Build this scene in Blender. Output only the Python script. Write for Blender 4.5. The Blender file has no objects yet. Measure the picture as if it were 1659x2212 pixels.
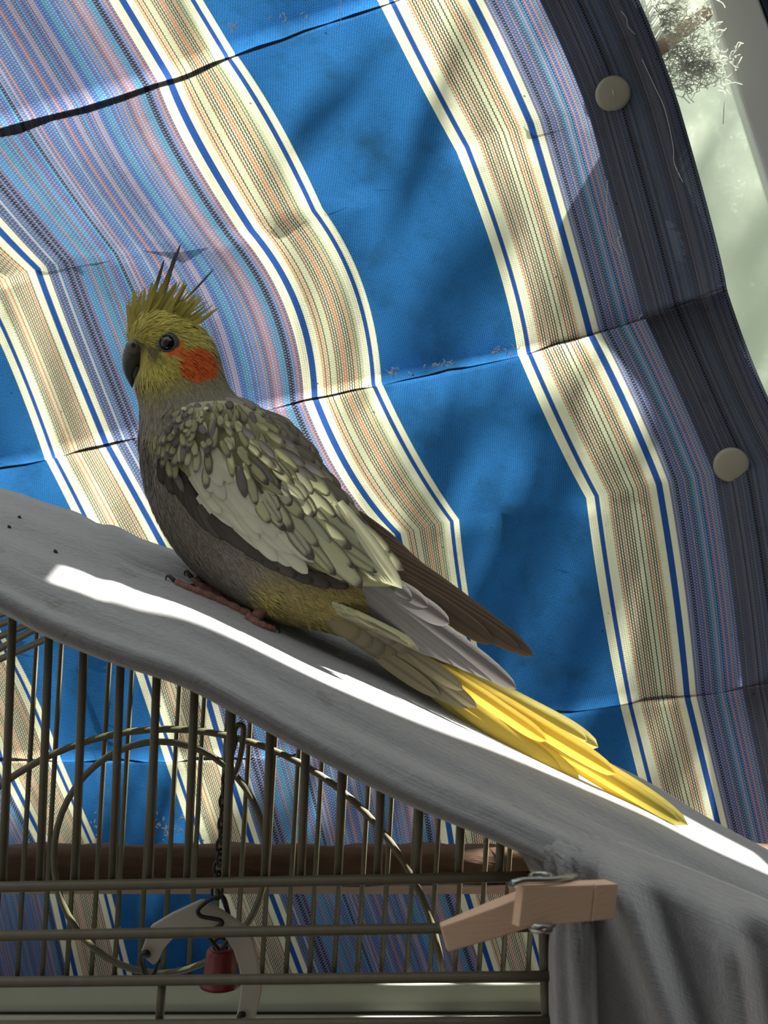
import bpy, bmesh, math, random
from math import sin, cos, pi, sqrt, exp
from mathutils import Vector
from mathutils.bvhtree import BVHTree

random.seed(7)
scene = bpy.context.scene
COL = scene.collection
Z0 = 1.2                      # camera height above the floor
F = 2400.0                    # focal length in pixels of the 1659 x 2212 frame
CX, CY = 829.5, 1106.0

# ------------------------------------------------------------------ camera
cam = bpy.data.cameras.new('camera')
cam.sensor_fit = 'HORIZONTAL'
cam.sensor_width = 36.0
cam.lens = F / 1659.0 * 36.0
cam.clip_start = 0.02
cam.dof.use_dof = True
cam.dof.focus_distance = 0.56
cam.dof.aperture_fstop = 30.0
cam_o = bpy.data.objects.new('camera', cam)
cam_o.location = (0, 0, Z0)
cam_o.rotation_euler = (pi / 2, 0, 0)
COL.objects.link(cam_o)
scene.camera = cam_o

# ------------------------------------------------------------------ sky
SKY = 1.15
w = bpy.data.worlds.new('sky')
scene.world = w
w.use_nodes = True
nt = w.node_tree
nt.nodes.clear()
out = nt.nodes.new('ShaderNodeOutputWorld')
bg = nt.nodes.new('ShaderNodeBackground')
tc = nt.nodes.new('ShaderNodeTexCoord')
sep = nt.nodes.new('ShaderNodeSeparateXYZ')
rmp = nt.nodes.new('ShaderNodeValToRGB')
rmp.color_ramp.elements[0].position = 0.0
rmp.color_ramp.elements[0].color = (.38, .43, .33, 1)
rmp.color_ramp.elements[1].position = 1.0
rmp.color_ramp.elements[1].color = (1.18, 1.22, 1.26, 1)
e = rmp.color_ramp.elements.new(0.25)
e.color = (.44, .48, .41, 1)
nt.links.new(tc.outputs['Generated'], sep.inputs[0])
nt.links.new(sep.outputs['Z'], rmp.inputs[0])
nt.links.new(rmp.outputs[0], bg.inputs['Color'])
bg.inputs['Strength'].default_value = SKY
nt.links.new(bg.outputs[0], out.inputs[0])

# ------------------------------------------------------------------ sun (high, behind and to the right)
SUNV = Vector((0.50, 0.17, 0.85)).normalized()
sun = bpy.data.lights.new('sun', 'SUN')
sun.energy = 34.0
sun.angle = math.radians(0.5)
sun.color = (1.0, 0.96, 0.88)
sun_o = bpy.data.objects.new('sun', sun)
sun_o.rotation_euler = SUNV.to_track_quat('Z', 'Y').to_euler()
sun_o.location = (1.5, 1.0, 3.5)
COL.objects.link(sun_o)

# ------------------------------------------------------------------ exposure
scene.view_settings.view_transform = 'Standard'
scene.view_settings.look = 'None'
scene.view_settings.exposure = 0.0
scene.view_settings.gamma = 1.0
scene.view_settings.use_curve_mapping = False
scene.cycles.max_bounces = 10
scene.cycles.transparent_max_bounces = 12
scene.cycles.caustics_reflective = False
scene.cycles.caustics_refractive = False


# ================================================================== helpers
def P(px, py, d):
    """the point at depth d (metres ahead) that the lens sees at pixel px, py"""
    return Vector(((px - CX) / F * d, d, Z0 - (py - CY) / F * d))


def pix(v):
    return CX + v.x / v.y * F, CY - (v.z - Z0) / v.y * F


def lerp(a, b, t):
    return a + (b - a) * t


def sm(a, b, x):
    t = max(0.0, min(1.0, (x - a) / (b - a)))
    return t * t * (3 - 2 * t)


def interp(tab, x):
    """piecewise smooth table lookup (monotone cubic through the points)"""
    n = len(tab)
    if x <= tab[0][0]:
        a, b = tab[0], tab[1]
        return a[1] + (b[1] - a[1]) * (x - a[0]) / (b[0] - a[0])
    if x >= tab[-1][0]:
        a, b = tab[-2], tab[-1]
        return b[1] + (b[1] - a[1]) * (x - b[0]) / (b[0] - a[0])
    for i in range(n - 1):
        if tab[i][0] <= x <= tab[i + 1][0]:
            break
    x0, y0 = tab[i]
    x1, y1 = tab[i + 1]
    h = x1 - x0
    s = (y1 - y0) / h
    sl = (y0 - tab[i - 1][1]) / (x0 - tab[i - 1][0]) if i > 0 else s
    sr = (tab[i + 2][1] - y1) / (tab[i + 2][0] - x1) if i + 2 < n else s
    m0, m1 = (s + sl) / 2, (s + sr) / 2
    t = (x - x0) / h
    return ((2 * t**3 - 3 * t**2 + 1) * y0 + (t**3 - 2 * t**2 + t) * h * m0
            + (-2 * t**3 + 3 * t**2) * y1 + (t**3 - t**2) * h * m1)


def catmull(pts, k):
    """resample a polyline of Vectors, k points per span"""
    out = []
    n = len(pts)
    for i in range(n - 1):
        p0 = pts[max(i - 1, 0)]
        p1, p2 = pts[i], pts[i + 1]
        p3 = pts[min(i + 2, n - 1)]
        for j in range(k):
            t = j / k
            out.append(0.5 * ((2 * p1) + (p2 - p0) * t + (2 * p0 - 5 * p1 + 4 * p2 - p3) * t * t
                              + (3 * p1 - p0 - 3 * p2 + p3) * t**3))
    out.append(pts[-1].copy())
    return out


ORG = {}


def root(name, loc, label, cat, group=None):
    o = bpy.data.objects.new(name, None)
    o.empty_display_size = 0.01
    o.location = loc
    COL.objects.link(o)
    ORG[o] = Vector(loc)
    o['label'] = label
    o['category'] = cat
    if group:
        o['group'] = group
    return o


def mk(name, vs, fs, mat, parent=None, smooth=True, uv=None, cols=None, label=None):
    """ONE mesh object from world-space vertices, parented with its offset taken off"""
    og = ORG[parent] if parent else Vector((0, 0, 0))
    me = bpy.data.meshes.new(name)
    me.from_pydata([tuple(Vector(v) - og) for v in vs], [], fs)
    if uv:
        l = me.uv_layers.new(name='UVMap')
        for p in me.polygons:
            for li in p.loop_indices:
                l.data[li].uv = uv[me.loops[li].vertex_index]
    if cols:
        a = me.color_attributes.new('Col', 'FLOAT_COLOR', 'POINT')
        for i, c in enumerate(cols):
            a.data[i].color = (c[0], c[1], c[2], 1)
    if smooth:
        me.polygons.foreach_set('use_smooth', [True] * len(me.polygons))
    me.materials.append(mat)
    me.update()
    o = bpy.data.objects.new(name, me)
    COL.objects.link(o)
    if parent:
        o.parent = parent
    ORG[o] = og
    if label:
        o['label'] = label
    return o


def tag(o, label=None, cat=None, kind=None, group=None):
    if label:
        o['label'] = label
    if cat:
        o['category'] = cat
    if kind:
        o['kind'] = kind
    if group:
        o['group'] = group
    return o


class MB:
    def __init__(s):
        s.v, s.f = [], []

    def add(s, vs, fs):
        k = len(s.v)
        s.v += [Vector(v) for v in vs]
        s.f += [tuple(i + k for i in f) for f in fs]

    def tube(s, pts, r, n=8, cap=True, closed=False):
        m = len(pts)
        rr = r if isinstance(r, (list, tuple)) else [r] * m
        rings = []
        ref = None
        for i, p in enumerate(pts):
            if closed:
                t = pts[(i + 1) % m] - pts[i - 1]
            else:
                t = pts[min(i + 1, m - 1)] - pts[max(i - 1, 0)]
            t = t.normalized()
            if ref is None:
                ref = t.orthogonal().normalized()
            ref = (ref - t * ref.dot(t)).normalized()
            b = t.cross(ref)
            rings.append([p + (ref * cos(2 * pi * j / n) + b * sin(2 * pi * j / n)) * rr[i] for j in range(n)])
        vs = [v for rg in rings for v in rg]
        fs = []
        for i in range(m if closed else m - 1):
            i2 = (i + 1) % m
            for j in range(n):
                j2 = (j + 1) % n
                fs.append((i * n + j, i * n + j2, i2 * n + j2, i2 * n + j))
        if cap and not closed:
            fs.append(tuple(reversed(range(n))))
            fs.append(tuple((m - 1) * n + j for j in range(n)))
        s.add(vs, fs)

    def prism(s, poly, d):
        """front polygon (world points, in order) pushed along vector d"""
        n = len(poly)
        vs = list(poly) + [p + d for p in poly]
        fs = [tuple(range(n)), tuple(reversed(range(n, 2 * n)))]
        for i in range(n):
            j = (i + 1) % n
            fs.append((i, i + n, j + n, j))
        s.add(vs, fs)

    def box(s, c, ax, ay, az):
        c = Vector(c)
        vs = [c + ax * i + ay * j + az * k for i in (-1, 1) for j in (-1, 1) for k in (-1, 1)]
        s.add(vs, [(0, 1, 3, 2), (4, 6, 7, 5), (0, 4, 5, 1), (2, 3, 7, 6), (0, 2, 6, 4), (1, 5, 7, 3)])

    def build(s, name, mat, parent=None, smooth=True, **k):
        return mk(name, s.v, s.f, mat, parent, smooth, **k)


def bevel(o, wdt, seg=2):
    m = o.modifiers.new('bevel', 'BEVEL')
    m.width = wdt
    m.segments = seg
    m.limit_method = 'ANGLE'
    return o


# ================================================================== node helpers
class NT:
    def __init__(s, name):
        s.m = bpy.data.materials.new(name)
        s.m.use_nodes = True
        s.t = s.m.node_tree
        s.t.nodes.clear()
        s.out = s.t.nodes.new('ShaderNodeOutputMaterial')

    def n(s, typ, **k):
        nd = s.t.nodes.new(typ)
        for a, b in k.items():
            setattr(nd, a, b)
        return nd

    def l(s, a, b):
        s.t.links.new(a, b)

    def put(s, sock, v):
        if isinstance(v, (int, float)):
            sock.default_value = v
        elif isinstance(v, (tuple, list)):
            sock.default_value = tuple(v) + ((1,) if len(v) == 3 and sock.type == 'RGBA' else ())
        else:
            s.l(v, sock)

    def math(s, op, a, b=0.0, c=None):
        nd = s.n('ShaderNodeMath', operation=op)
        s.put(nd.inputs[0], a)
        s.put(nd.inputs[1], b)
        if c is not None:
            s.put(nd.inputs[2], c)
        return nd.outputs[0]

    def mix(s, f, a, b, mode='MIX'):
        nd = s.n('ShaderNodeMix', data_type='RGBA', blend_type=mode)
        s.put(nd.inputs[0], f)
        s.put(nd.inputs[6], a)
        s.put(nd.inputs[7], b)
        return nd.outputs[2]

    def ramp(s, fac, stops, mode='LINEAR'):
        nd = s.n('ShaderNodeValToRGB')
        cr = nd.color_ramp
        cr.interpolation = mode
        cr.elements[0].position = stops[0][0]
        cr.elements[0].color = tuple(stops[0][1]) + (1,)
        cr.elements[1].position = stops[-1][0]
        cr.elements[1].color = tuple(stops[-1][1]) + (1,)
        for p, c in stops[1:-1]:
            e = cr.elements.new(p)
            e.color = tuple(c) + (1,)
        s.put(nd.inputs[0], fac)
        return nd.outputs[0]

    def noise(s, vec, scale, detail=3, rough=.5, dim='3D'):
        nd = s.n('ShaderNodeTexNoise', noise_dimensions=dim)
        if dim == '1D':
            s.put(nd.inputs['W'], vec)
        else:
            s.put(nd.inputs['Vector'], vec)
        nd.inputs['Scale'].default_value = scale
        nd.inputs['Detail'].default_value = detail
        nd.inputs['Roughness'].default_value = rough
        return nd.outputs['Fac']

    def mapping(s, vec, scale):
        nd = s.n('ShaderNodeMapping')
        s.put(nd.inputs[0], vec)
        nd.inputs['Scale'].default_value = scale
        return nd.outputs[0]

    def obj(s):
        return s.n('ShaderNodeTexCoord').outputs['Object']

    def bump(s, h, strength, dist=.001):
        nd = s.n('ShaderNodeBump')
        nd.inputs['Strength'].default_value = strength
        nd.inputs['Distance'].default_value = dist
        s.put(nd.inputs['Height'], h)
        return nd.outputs[0]

    def bsdf(s, col, rough=.6, normal=None, sheen=0, metal=0, spec=.5, coat=0):
        nd = s.n('ShaderNodeBsdfPrincipled')
        s.put(nd.inputs['Base Color'], col)
        s.put(nd.inputs['Roughness'], rough)
        nd.inputs['Metallic'].default_value = metal
        nd.inputs['Specular IOR Level'].default_value = spec
        nd.inputs['Sheen Weight'].default_value = sheen
        nd.inputs['Coat Weight'].default_value = coat
        if normal is not None:
            s.l(normal, nd.inputs['Normal'])
        return nd.outputs[0]

    def mixs(s, f, a, b):
        nd = s.n('ShaderNodeMixShader')
        s.put(nd.inputs[0], f)
        s.l(a, nd.inputs[1])
        s.l(b, nd.inputs[2])
        return nd.outputs[0]

    def done(s, sh):
        s.l(sh, s.out.inputs[0])
        return s.m


def simple(name, col, rough=.6, var=.15, scale=60, bump=.0, metal=0, spec=.5, sheen=0):
    t = NT(name)
    v = t.obj()
    nz = t.noise(v, scale, 4)
    c = t.mix(t.math('MULTIPLY', nz, var), col, tuple(x * .35 for x in col))
    nb = t.bump(nz, bump) if bump else None
    return t.done(t.bsdf(c, rough, nb, sheen, metal, spec))


# ------------------------------------------------------------------ curtain cloth
def cloth_material(name='striped_cloth', trans=.60, dim=1.0):
    t = NT(name)
    uvn = t.n('ShaderNodeUVMap', uv_map='UVMap')
    s = t.n('ShaderNodeSeparateXYZ')
    t.l(uvn.outputs[0], s.inputs[0])
    u, v = s.outputs[0], s.outputs[1]
    u7 = t.math('DIVIDE', t.math('ADD', u, 7.0), 7.0)
    fr = t.math('FRACT', u7)
    Wc, Bc = (.86, .80, .66), (.030, .085, .36)
    blue, purp, pin = (.018, .135, .44), (.2, .2, .4), (.5, .4, .3)
    st = [(0, Wc), (.09, Bc), (.165, Wc), (.26, pin), (.77, Wc), (.855, Bc), (.925, Wc)]
    stops = [(a / 7, c) for a, c in st] + [(1 / 7, blue)] + [((3 + a) / 7, c) for a, c in st] + [(4 / 7, purp)]
    base = t.ramp(fr, stops, 'CONSTANT')
    k0, k1 = (0, 0, 0), (1, 1, 1)
    pm = t.ramp(fr, [(0, k0), (.26 / 7, k1), (.77 / 7, k0), (3.26 / 7, k1), (3.77 / 7, k0), (1, k0)], 'CONSTANT')
    vm = t.ramp(fr, [(0, k0), (4 / 7, k1), (.9999, k1)], 'CONSTANT')
    bm = t.ramp(fr, [(0, k0), (1 / 7, k1), (3 / 7, k0), (1, k0)], 'CONSTANT')
    # pinstripes: one colour per warp line, broken by the weft
    ln = t.math('MULTIPLY', u, 34.0)
    idx = t.math('FLOOR', ln)
    lf = t.math('FRACT', ln)
    wn = t.n('ShaderNodeTexWhiteNoise', noise_dimensions='1D')
    t.l(idx, wn.inputs['W'])
    lc = t.ramp(wn.outputs['Value'], [(0, (.045, .05, .05)), (.22, (.15, .08, .06)), (.36, (.48, .14, .09)),
                                      (.5, (.12, .17, .12)), (.62, (.60, .27, .16)), (.74, (.06, .06, .06)),
                                      (.86, (.52, .56, .44)), (.94, (.35, .19, .18))], 'CONSTANT')
    gt = t.ramp(wn.outputs['Color'], [(0, (.80, .74, .63)), (.6, (.76, .62, .50)), (1, (.80, .77, .66))])
    ph = t.math('ADD', t.math('MULTIPLY', v, 2 * pi * 21.0), t.math('MULTIPLY', idx, 2.1))
    dash = t.math('ADD', t.math('MULTIPLY', t.math('SINE', ph), .12), .50)
    on = t.math('LESS_THAN', t.math('ABSOLUTE', t.math('SUBTRACT', lf, dash)), .24)
    pinc = t.mix(on, gt, lc)
    # broad multicolour stripe: many fine warp colours, weft dashes over them
    ln2 = t.math('MULTIPLY', u, 26.0)
    i2 = t.math('FLOOR', ln2)
    w2 = t.n('ShaderNodeTexWhiteNoise', noise_dimensions='1D')
    t.l(i2, w2.inputs['W'])
    lo = t.noise(u, 3.3, 2, .6, '1D')
    mixv = t.math('ADD', t.math('MULTIPLY', w2.outputs['Value'], .62), t.math('MULTIPLY', t.math('SUBTRACT', lo, .3), .9))
    pc = t.ramp(mixv, [(0, (.02, .025, .07)), (.12, (.03, .10, .40)), (.24, (.16, .10, .22)), (.36, (.05, .20, .40)),
                       (.44, (.07, .10, .30)), (.54, (.34, .16, .22)), (.62, (.05, .17, .50)), (.72, (.28, .22, .40)),
                       (.82, (.06, .08, .20)), (.90, (.45, .40, .55))], 'CONSTANT')
    ph2 = t.math('ADD', t.math('MULTIPLY', v, 2 * pi * 25.0), t.math('MULTIPLY', i2, 3.14))
    lf2 = t.math('FRACT', ln2)
    d2 = t.math('MULTIPLY', t.math('GREATER_THAN', t.math('SINE', ph2), .15),
                t.math('LESS_THAN', t.math('ABSOLUTE', t.math('SUBTRACT', lf2, .5)), .34))
    wcl = t.ramp(w2.outputs['Color'], [(0, (.50, .46, .58)), (.55, (.30, .42, .62)), (1, (.62, .55, .58))])
    pur = t.mix(t.math('MULTIPLY', d2, .50), pc, wcl)
    hsp = t.n('ShaderNodeHueSaturation')
    hsp.inputs['Saturation'].default_value = .95
    t.l(pur, hsp.inputs['Color'])
    pur = hsp.outputs[0]
    # plain blue: fine diagonal twill, faded and grimy patches
    comb = t.n('ShaderNodeCombineXYZ')
    t.l(u, comb.inputs[0])
    t.l(v, comb.inputs[1])
    uvv = comb.outputs[0]
    big = t.noise(uvv, 1.3, 5, .62)
    fine = t.noise(t.mapping(uvv, (60, 26, 1)), 1.0, 2)
    tw = t.math('SINE', t.math('ADD', t.math('MULTIPLY', u, 2 * pi * 30), t.math('MULTIPLY', v, 2 * pi * 17)))
    tw = t.math('ADD', t.math('MULTIPLY', tw, .16), t.math('MULTIPLY', fine, .5))
    bl = t.mix(t.math('ADD', tw, .12), (.012, .072, .27), (.045, .21, .56))
    grime = t.n('ShaderNodeMapRange')
    t.put(grime.inputs[0], big)
    grime.inputs[1].default_value = .50
    grime.inputs[2].default_value = .72
    bl = t.mix(t.math('MULTIPLY', grime.outputs[0], .60), bl, (.016, .055, .12))
    c = t.mix(pm, base, pinc)
    c = t.mix(vm, c, pur)
    c = t.mix(bm, c, bl)
    # stains and specks
    sp = t.n('ShaderNodeTexVoronoi')
    t.l(uvv, sp.inputs['Vector'])
    sp.inputs['Scale'].default_value = 2.3
    spk = t.math('LESS_THAN', sp.outputs['Distance'], .035)
    c = t.mix(t.math('MULTIPLY', spk, .75), c, (.03, .025, .02))
    ys = t.n('ShaderNodeMapRange')
    t.put(ys.inputs[0], t.noise(uvv, 3.1, 5, .7))
    ys.inputs[1].default_value = .55
    ys.inputs[2].default_value = .75
    yl = t.math('MULTIPLY', ys.outputs[0], .30)
    c = t.mix(yl, c, (.52, .40, .22), 'MULTIPLY')
    # weave relief
    wv = t.math('ADD', t.math('SINE', t.math('MULTIPLY', u, 2 * pi * 34)), t.math('SINE', t.math('MULTIPLY', v, 2 * pi * 34)))
    nb = t.bump(t.math('ADD', t.math('MULTIPLY', wv, .25), fine), .18, .0006)
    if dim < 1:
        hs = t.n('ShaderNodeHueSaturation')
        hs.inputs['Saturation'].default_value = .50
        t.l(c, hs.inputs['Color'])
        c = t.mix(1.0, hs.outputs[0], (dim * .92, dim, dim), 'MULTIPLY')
    d = t.n('ShaderNodeBsdfDiffuse')
    t.l(c, d.inputs[0])
    t.l(nb, d.inputs['Normal'])
    tr = t.n('ShaderNodeBsdfTranslucent')
    t.l(c, tr.inputs[0])
    t.l(nb, tr.inputs['Normal'])
    return t.done(t.mixs(trans, d.outputs[0], tr.outputs[0]))


def blanket_material():
    t = NT('grey_fleece')
    uvn = t.n('ShaderNodeUVMap', uv_map='UVMap')
    rib = t.noise(t.mapping(uvn.outputs[0], (2.2, 120, 1)), 1.0, 3, .6)
    o = t.obj()
    fz = t.noise(o, 900, 3, .7)
    pil = t.noise(o, 260, 4, .65)
    c = t.mix(rib, (.21, .208, .21), (.30, .298, .305))
    c = t.mix(t.math('MULTIPLY', pil, .40), c, (.075, .075, .078))
    st = t.math('MULTIPLY', t.math('GREATER_THAN', t.noise(o, 26, 4, .7), .66), .4)
    c = t.mix(st, c, (.085, .068, .045))
    h = t.math('ADD', t.math('MULTIPLY', rib, .55), t.math('ADD', t.math('MULTIPLY', fz, .35), t.math('MULTIPLY', pil, .8)))
    return t.done(t.bsdf(c, .95, t.bump(h, .55, .0018), sheen=.9, spec=.1))


def feather_material(name, transl, streak=(3, 60)):
    t = NT(name)
    a = t.n('ShaderNodeAttribute', attribute_name='Col')
    uvn = t.n('ShaderNodeUVMap', uv_map='UVMap')
    s = t.n('ShaderNodeSeparateXYZ')
    t.l(uvn.outputs[0], s.inputs[0])
    # barbs run obliquely out from the shaft
    b = t.math('SUBTRACT', t.math('MULTIPLY', s.outputs[1], streak[1]),
               t.math('MULTIPLY', t.math('ABSOLUTE', s.outputs[0]), streak[1] * .35))
    nz = t.noise(b, 1.0, 3, .7, '1D')
    c = t.mix(t.math('MULTIPLY', nz, .45), a.outputs['Color'], t.mix(1.0, a.outputs['Color'], (.45, .43, .40), 'MULTIPLY'))
    nb = t.bump(nz, .25, .0004)
    d = t.bsdf(c, .62, nb, sheen=.1, spec=.25)
    tr = t.n('ShaderNodeBsdfTranslucent')
    t.l(c, tr.inputs[0])
    return t.done(t.mixs(transl, d, tr.outputs[0]))


def body_material():
    t = NT('plumage')
    a = t.n('ShaderNodeAttribute', attribute_name='Col')
    nz = t.noise(t.obj(), 420, 4, .7)
    c = t.mix(t.math('MULTIPLY', nz, .45), a.outputs['Color'], t.mix(1.0, a.outputs['Color'], (.4, .4, .38), 'MULTIPLY'))
    return t.done(t.bsdf(c, .8, t.bump(nz, .5, .001), sheen=.15, spec=.15))


def wood_material(name, c1, c2, scale=(1, 8, 8), k=40, bump=.3):
    t = NT(name)
    v = t.mapping(t.obj(), scale)
    nz = t.noise(v, k, 5, .65)
    c = t.mix(nz, c1, c2)
    return t.done(t.bsdf(c, .75, t.bump(nz, bump, .001), spec=.25))


def glass_material():
    t = NT('dusty_glass')
    o = t.obj()
    n1 = t.noise(o, 16, 5, .65)
    n2 = t.noise(o, 120, 4, .7)
    v = t.n('ShaderNodeTexVoronoi')
    t.l(o, v.inputs['Vector'])
    v.inputs['Scale'].default_value = 70
    dots = t.math('LESS_THAN', v.outputs['Distance'], .10)
    dirt = t.math('ADD', t.math('MULTIPLY', t.math('POWER', n1, 2.0), .8), t.math('MULTIPLY', t.math('GREATER_THAN', n2, .62), .12))
    dirt = t.math('MINIMUM', t.math('ADD', dirt, t.math('MULTIPLY', dots, .35)), .9)
    tr = t.n('ShaderNodeBsdfTransparent')
    tr.inputs[0].default_value = (.82, .87, .80, 1)
    tl = t.n('ShaderNodeBsdfTranslucent')
    tl.inputs[0].default_value = (.80, .84, .74, 1)
    gl = t.n('ShaderNodeBsdfGlossy')
    gl.inputs['Roughness'].default_value = .08
    gl.inputs[0].default_value = (.9, .95, .9, 1)
    return t.done(t.mixs(.06, t.mixs(t.math('MULTIPLY', dirt, .45), tr.outputs[0], tl.outputs[0]), gl.outputs[0]))


def web_material():
    t = NT('cobweb_silk')
    d = t.n('ShaderNodeBsdfDiffuse')
    d.inputs[0].default_value = (.92, .92, .90, 1)
    tl = t.n('ShaderNodeBsdfTranslucent')
    tl.inputs[0].default_value = (.92, .92, .90, 1)
    return t.done(t.mixs(.5, d.outputs[0], tl.outputs[0]))


M = {
    'cloth': cloth_material(),
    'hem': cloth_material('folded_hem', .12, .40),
    'lip_shade': cloth_material('fold_shade', .0, .22),  # darkened cloth copy, colours the shade strips under the folds
    'fleece': blanket_material(),
    'wire': simple('cream_wire', (.15, .132, .088), .45, .55, 220, .15, spec=.4),
    'tray': simple('cream_plastic', (.50, .52, .44), .16, .25, 30, .03),
    'bark': wood_material('bark', (.030, .016, .010), (.15, .088, .052), (3, 14, 14), 9, .9),
    'peg': wood_material('peg_wood', (.70, .49, .35), (.58, .37, .25), (6, 6, 60), 12, .15),
    'steel': simple('spring_steel', (.42, .43, .42), .3, .2, 90, metal=1.0),
    'dark_metal': simple('dark_metal', (.035, .032, .028), .45, .3, 200, metal=.5),
    'brass': simple('worn_metal', (.12, .11, .085), .4, .4, 200, metal=.6),
    'toy': simple('off_white_plastic', (.56, .50, .42), .5, .4, 80, .05),
    'red': simple('red_plastic', (.20, .018, .022), .35, .5, 90, .05),
    'snap': simple('cream_snap', (.38, .36, .28), .35, .1, 60, .0),
    'leaf': simple('green_leaf', (.07, .13, .04), .6, .4, 30),
    'frame': simple('white_frame', (.88, .90, .90), .4, .12, 24),
    'lath': wood_material('pale_lath', (.55, .42, .36), (.45, .33, .27), (2, 20, 20), 20, .1),
    'navy': simple('navy_trim', (.012, .016, .05), .6, .3),
    'web': web_material(),
    'glass': glass_material(),
    'wall': simple('grey_wall', (.085, .085, .085), .9, .15, 8, .05),
    'floor': simple('floor_board', (.022, .020, .018), .7, .4, 6),
    'table': wood_material('table_wood', (.22, .13, .07), (.32, .2, .12), (1, 12, 12), 8, .1),
    'feather': feather_material('feather', .22),
    'tail': feather_material('tail_feather', .42, (3, 160)),
    'body': body_material(),
    'beak': simple('beak_horn', (.045, .042, .040), .5, .3, 300, .1),
    'cere': simple('cere_skin', (.16, .13, .115), .7, .4, 500, .3),
    'eye': simple('black_eye', (.004, .003, .003), .06, .1, 100),
    'lid': simple('eyelid_skin', (.10, .095, .085), .8, .4, 900, .4),
    'skin': simple('pink_scaly_skin', (.30, .135, .11), .65, .7, 1100, .8),
    'claw': simple('dark_claw', (.025, .020, .018), .35, .2, 300),
    'crumb': simple('dark_crumb', (.02, .018, .015), .8, .2, 300),
    'thread': simple('pale_thread', (.70, .70, .66), .8, .1, 300),
}

# ================================================================== the striped curtain
US = [-2.0, 0, 1, 3, 4, 7, 8, 10, 11, 13.2]
ROWS = {
    'F1': [(-900, 560), (-760, 515), (-560, 450), (-330, 375), (-135, 312), (340, 175), (504, 114), (818, 8), (1010, -55), (1310, -150)],
    'I1': [(-780, 690), (-640, 650), (-430, 585), (-215, 520), (-25, 445), (400, 312), (600, 262), (905, 180), (1090, 100), (1400, 45)],
    'C1': [(-600, 790), (-480, 755), (-290, 700), (-60, 625), (97, 577), (518, 504), (694, 450), (985, 328), (1163, 262), (1468, 230)],
    'I2': [(-500, 920), (-380, 890), (-220, 840), (0, 742), (140, 695), (603, 635), (770, 585), (1060, 530), (1226, 480), (1527, 440)],
    'F2': [(-420, 1105), (-280, 1070), (-140, 1035), (95, 988), (243, 952), (656, 862), (822, 826), (1117, 764), (1290, 714), (1570, 622)],
    'I3': [(-360, 1230), (-230, 1205), (-95, 1175), (158, 1112), (312, 1075), (735, 1030), (902, 985), (1195, 940), (1372, 880), (1640, 815)],
    'C2': [(-320, 1350), (-190, 1325), (-50, 1295), (222, 1250), (388, 1212), (836, 1158), (990, 1123), (1265, 1076), (1440, 1042), (1725, 985)],
    'I4': [(-220, 1460), (-95, 1455), (45, 1440), (285, 1432), (440, 1420), (878, 1355), (1018, 1335), (1297, 1298), (1476, 1275), (1765, 1220)],
    'F3': [(-140, 1640), (-15, 1640), (130, 1640), (355, 1640), (500, 1636), (918, 1595), (1066, 1562), (1338, 1518), (1500, 1498), (1800, 1450)],
    'B': [(-60, 1835), (85, 1835), (215, 1835), (422, 1835), (563, 1835), (955, 1835), (1110, 1835), (1417, 1835), (1580, 1835), (1860, 1835)],
    'E': [(20, 2170), (160, 2170), (300, 2170), (545, 2170), (690, 2170), (1065, 2170), (1205, 2170), (1505, 2170), (1660, 2170), (1930, 2170)],
}
PANEL_Z = 0.50
NU = [6, 6, 6, 8, 6, 14, 6, 10, 6, 14]


def depth0(px):
    return 0.835 - 0.165 * (px / 1659.0)


def row_at(pts, u):
    for i in range(len(US) - 1):
        if US[i] <= u <= US[i + 1] + 1e-9:
            break
    # smooth in u, so that the fold lines have no kinks at the stripe edges
    return (interp(list(zip(US, [p[0] for p in pts])), u), interp(list(zip(US, [p[1] for p in pts])), u))


COLS_U = []
for i in range(len(US) - 1):
    for j in range(NU[i]):
        COLS_U.append(lerp(US[i], US[i + 1], j / NU[i]))
COLS_U.append(US[-1])

# the top row runs straight up from the first fold to the height of the shade panel
top = []
for (x, y) in ROWS['F1']:
    tx, ty = x, y
    for _ in range(8):
        d = depth0(tx)
        ty = CY - PANEL_Z * F / d
        tx = x - (y - ty) * 0.60
    top.append((tx, ty))
ROWS['T'] = top


def offs(a, b, t, shape):
    if shape == 'lin':
        return lerp(a, b, t)
    return lerp(a, b, t)


# (top row, mid row, t of mid, bottom row, offset top, offset mid, offset bottom, steps)
SEGS = [
    [('T', None, .5, 'F1', .004, 0, -.011, 18)],
    [('F1', 'I1', .5, 'C1', .006, .009, .008, 18), ('C1', 'I2', .4, 'F2', .008, .003, -.011, 22)],
    [('F2', 'I3', .5, 'C2', .006, .014, .016, 18), ('C2', 'I4', .5, 'F3', .016, .002, -.010, 20)],
    [('F3', None, .5, 'B', .004, 0, .004, 12), ('B', None, .5, 'E', .004, 0, .004, 14)],
]


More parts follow.
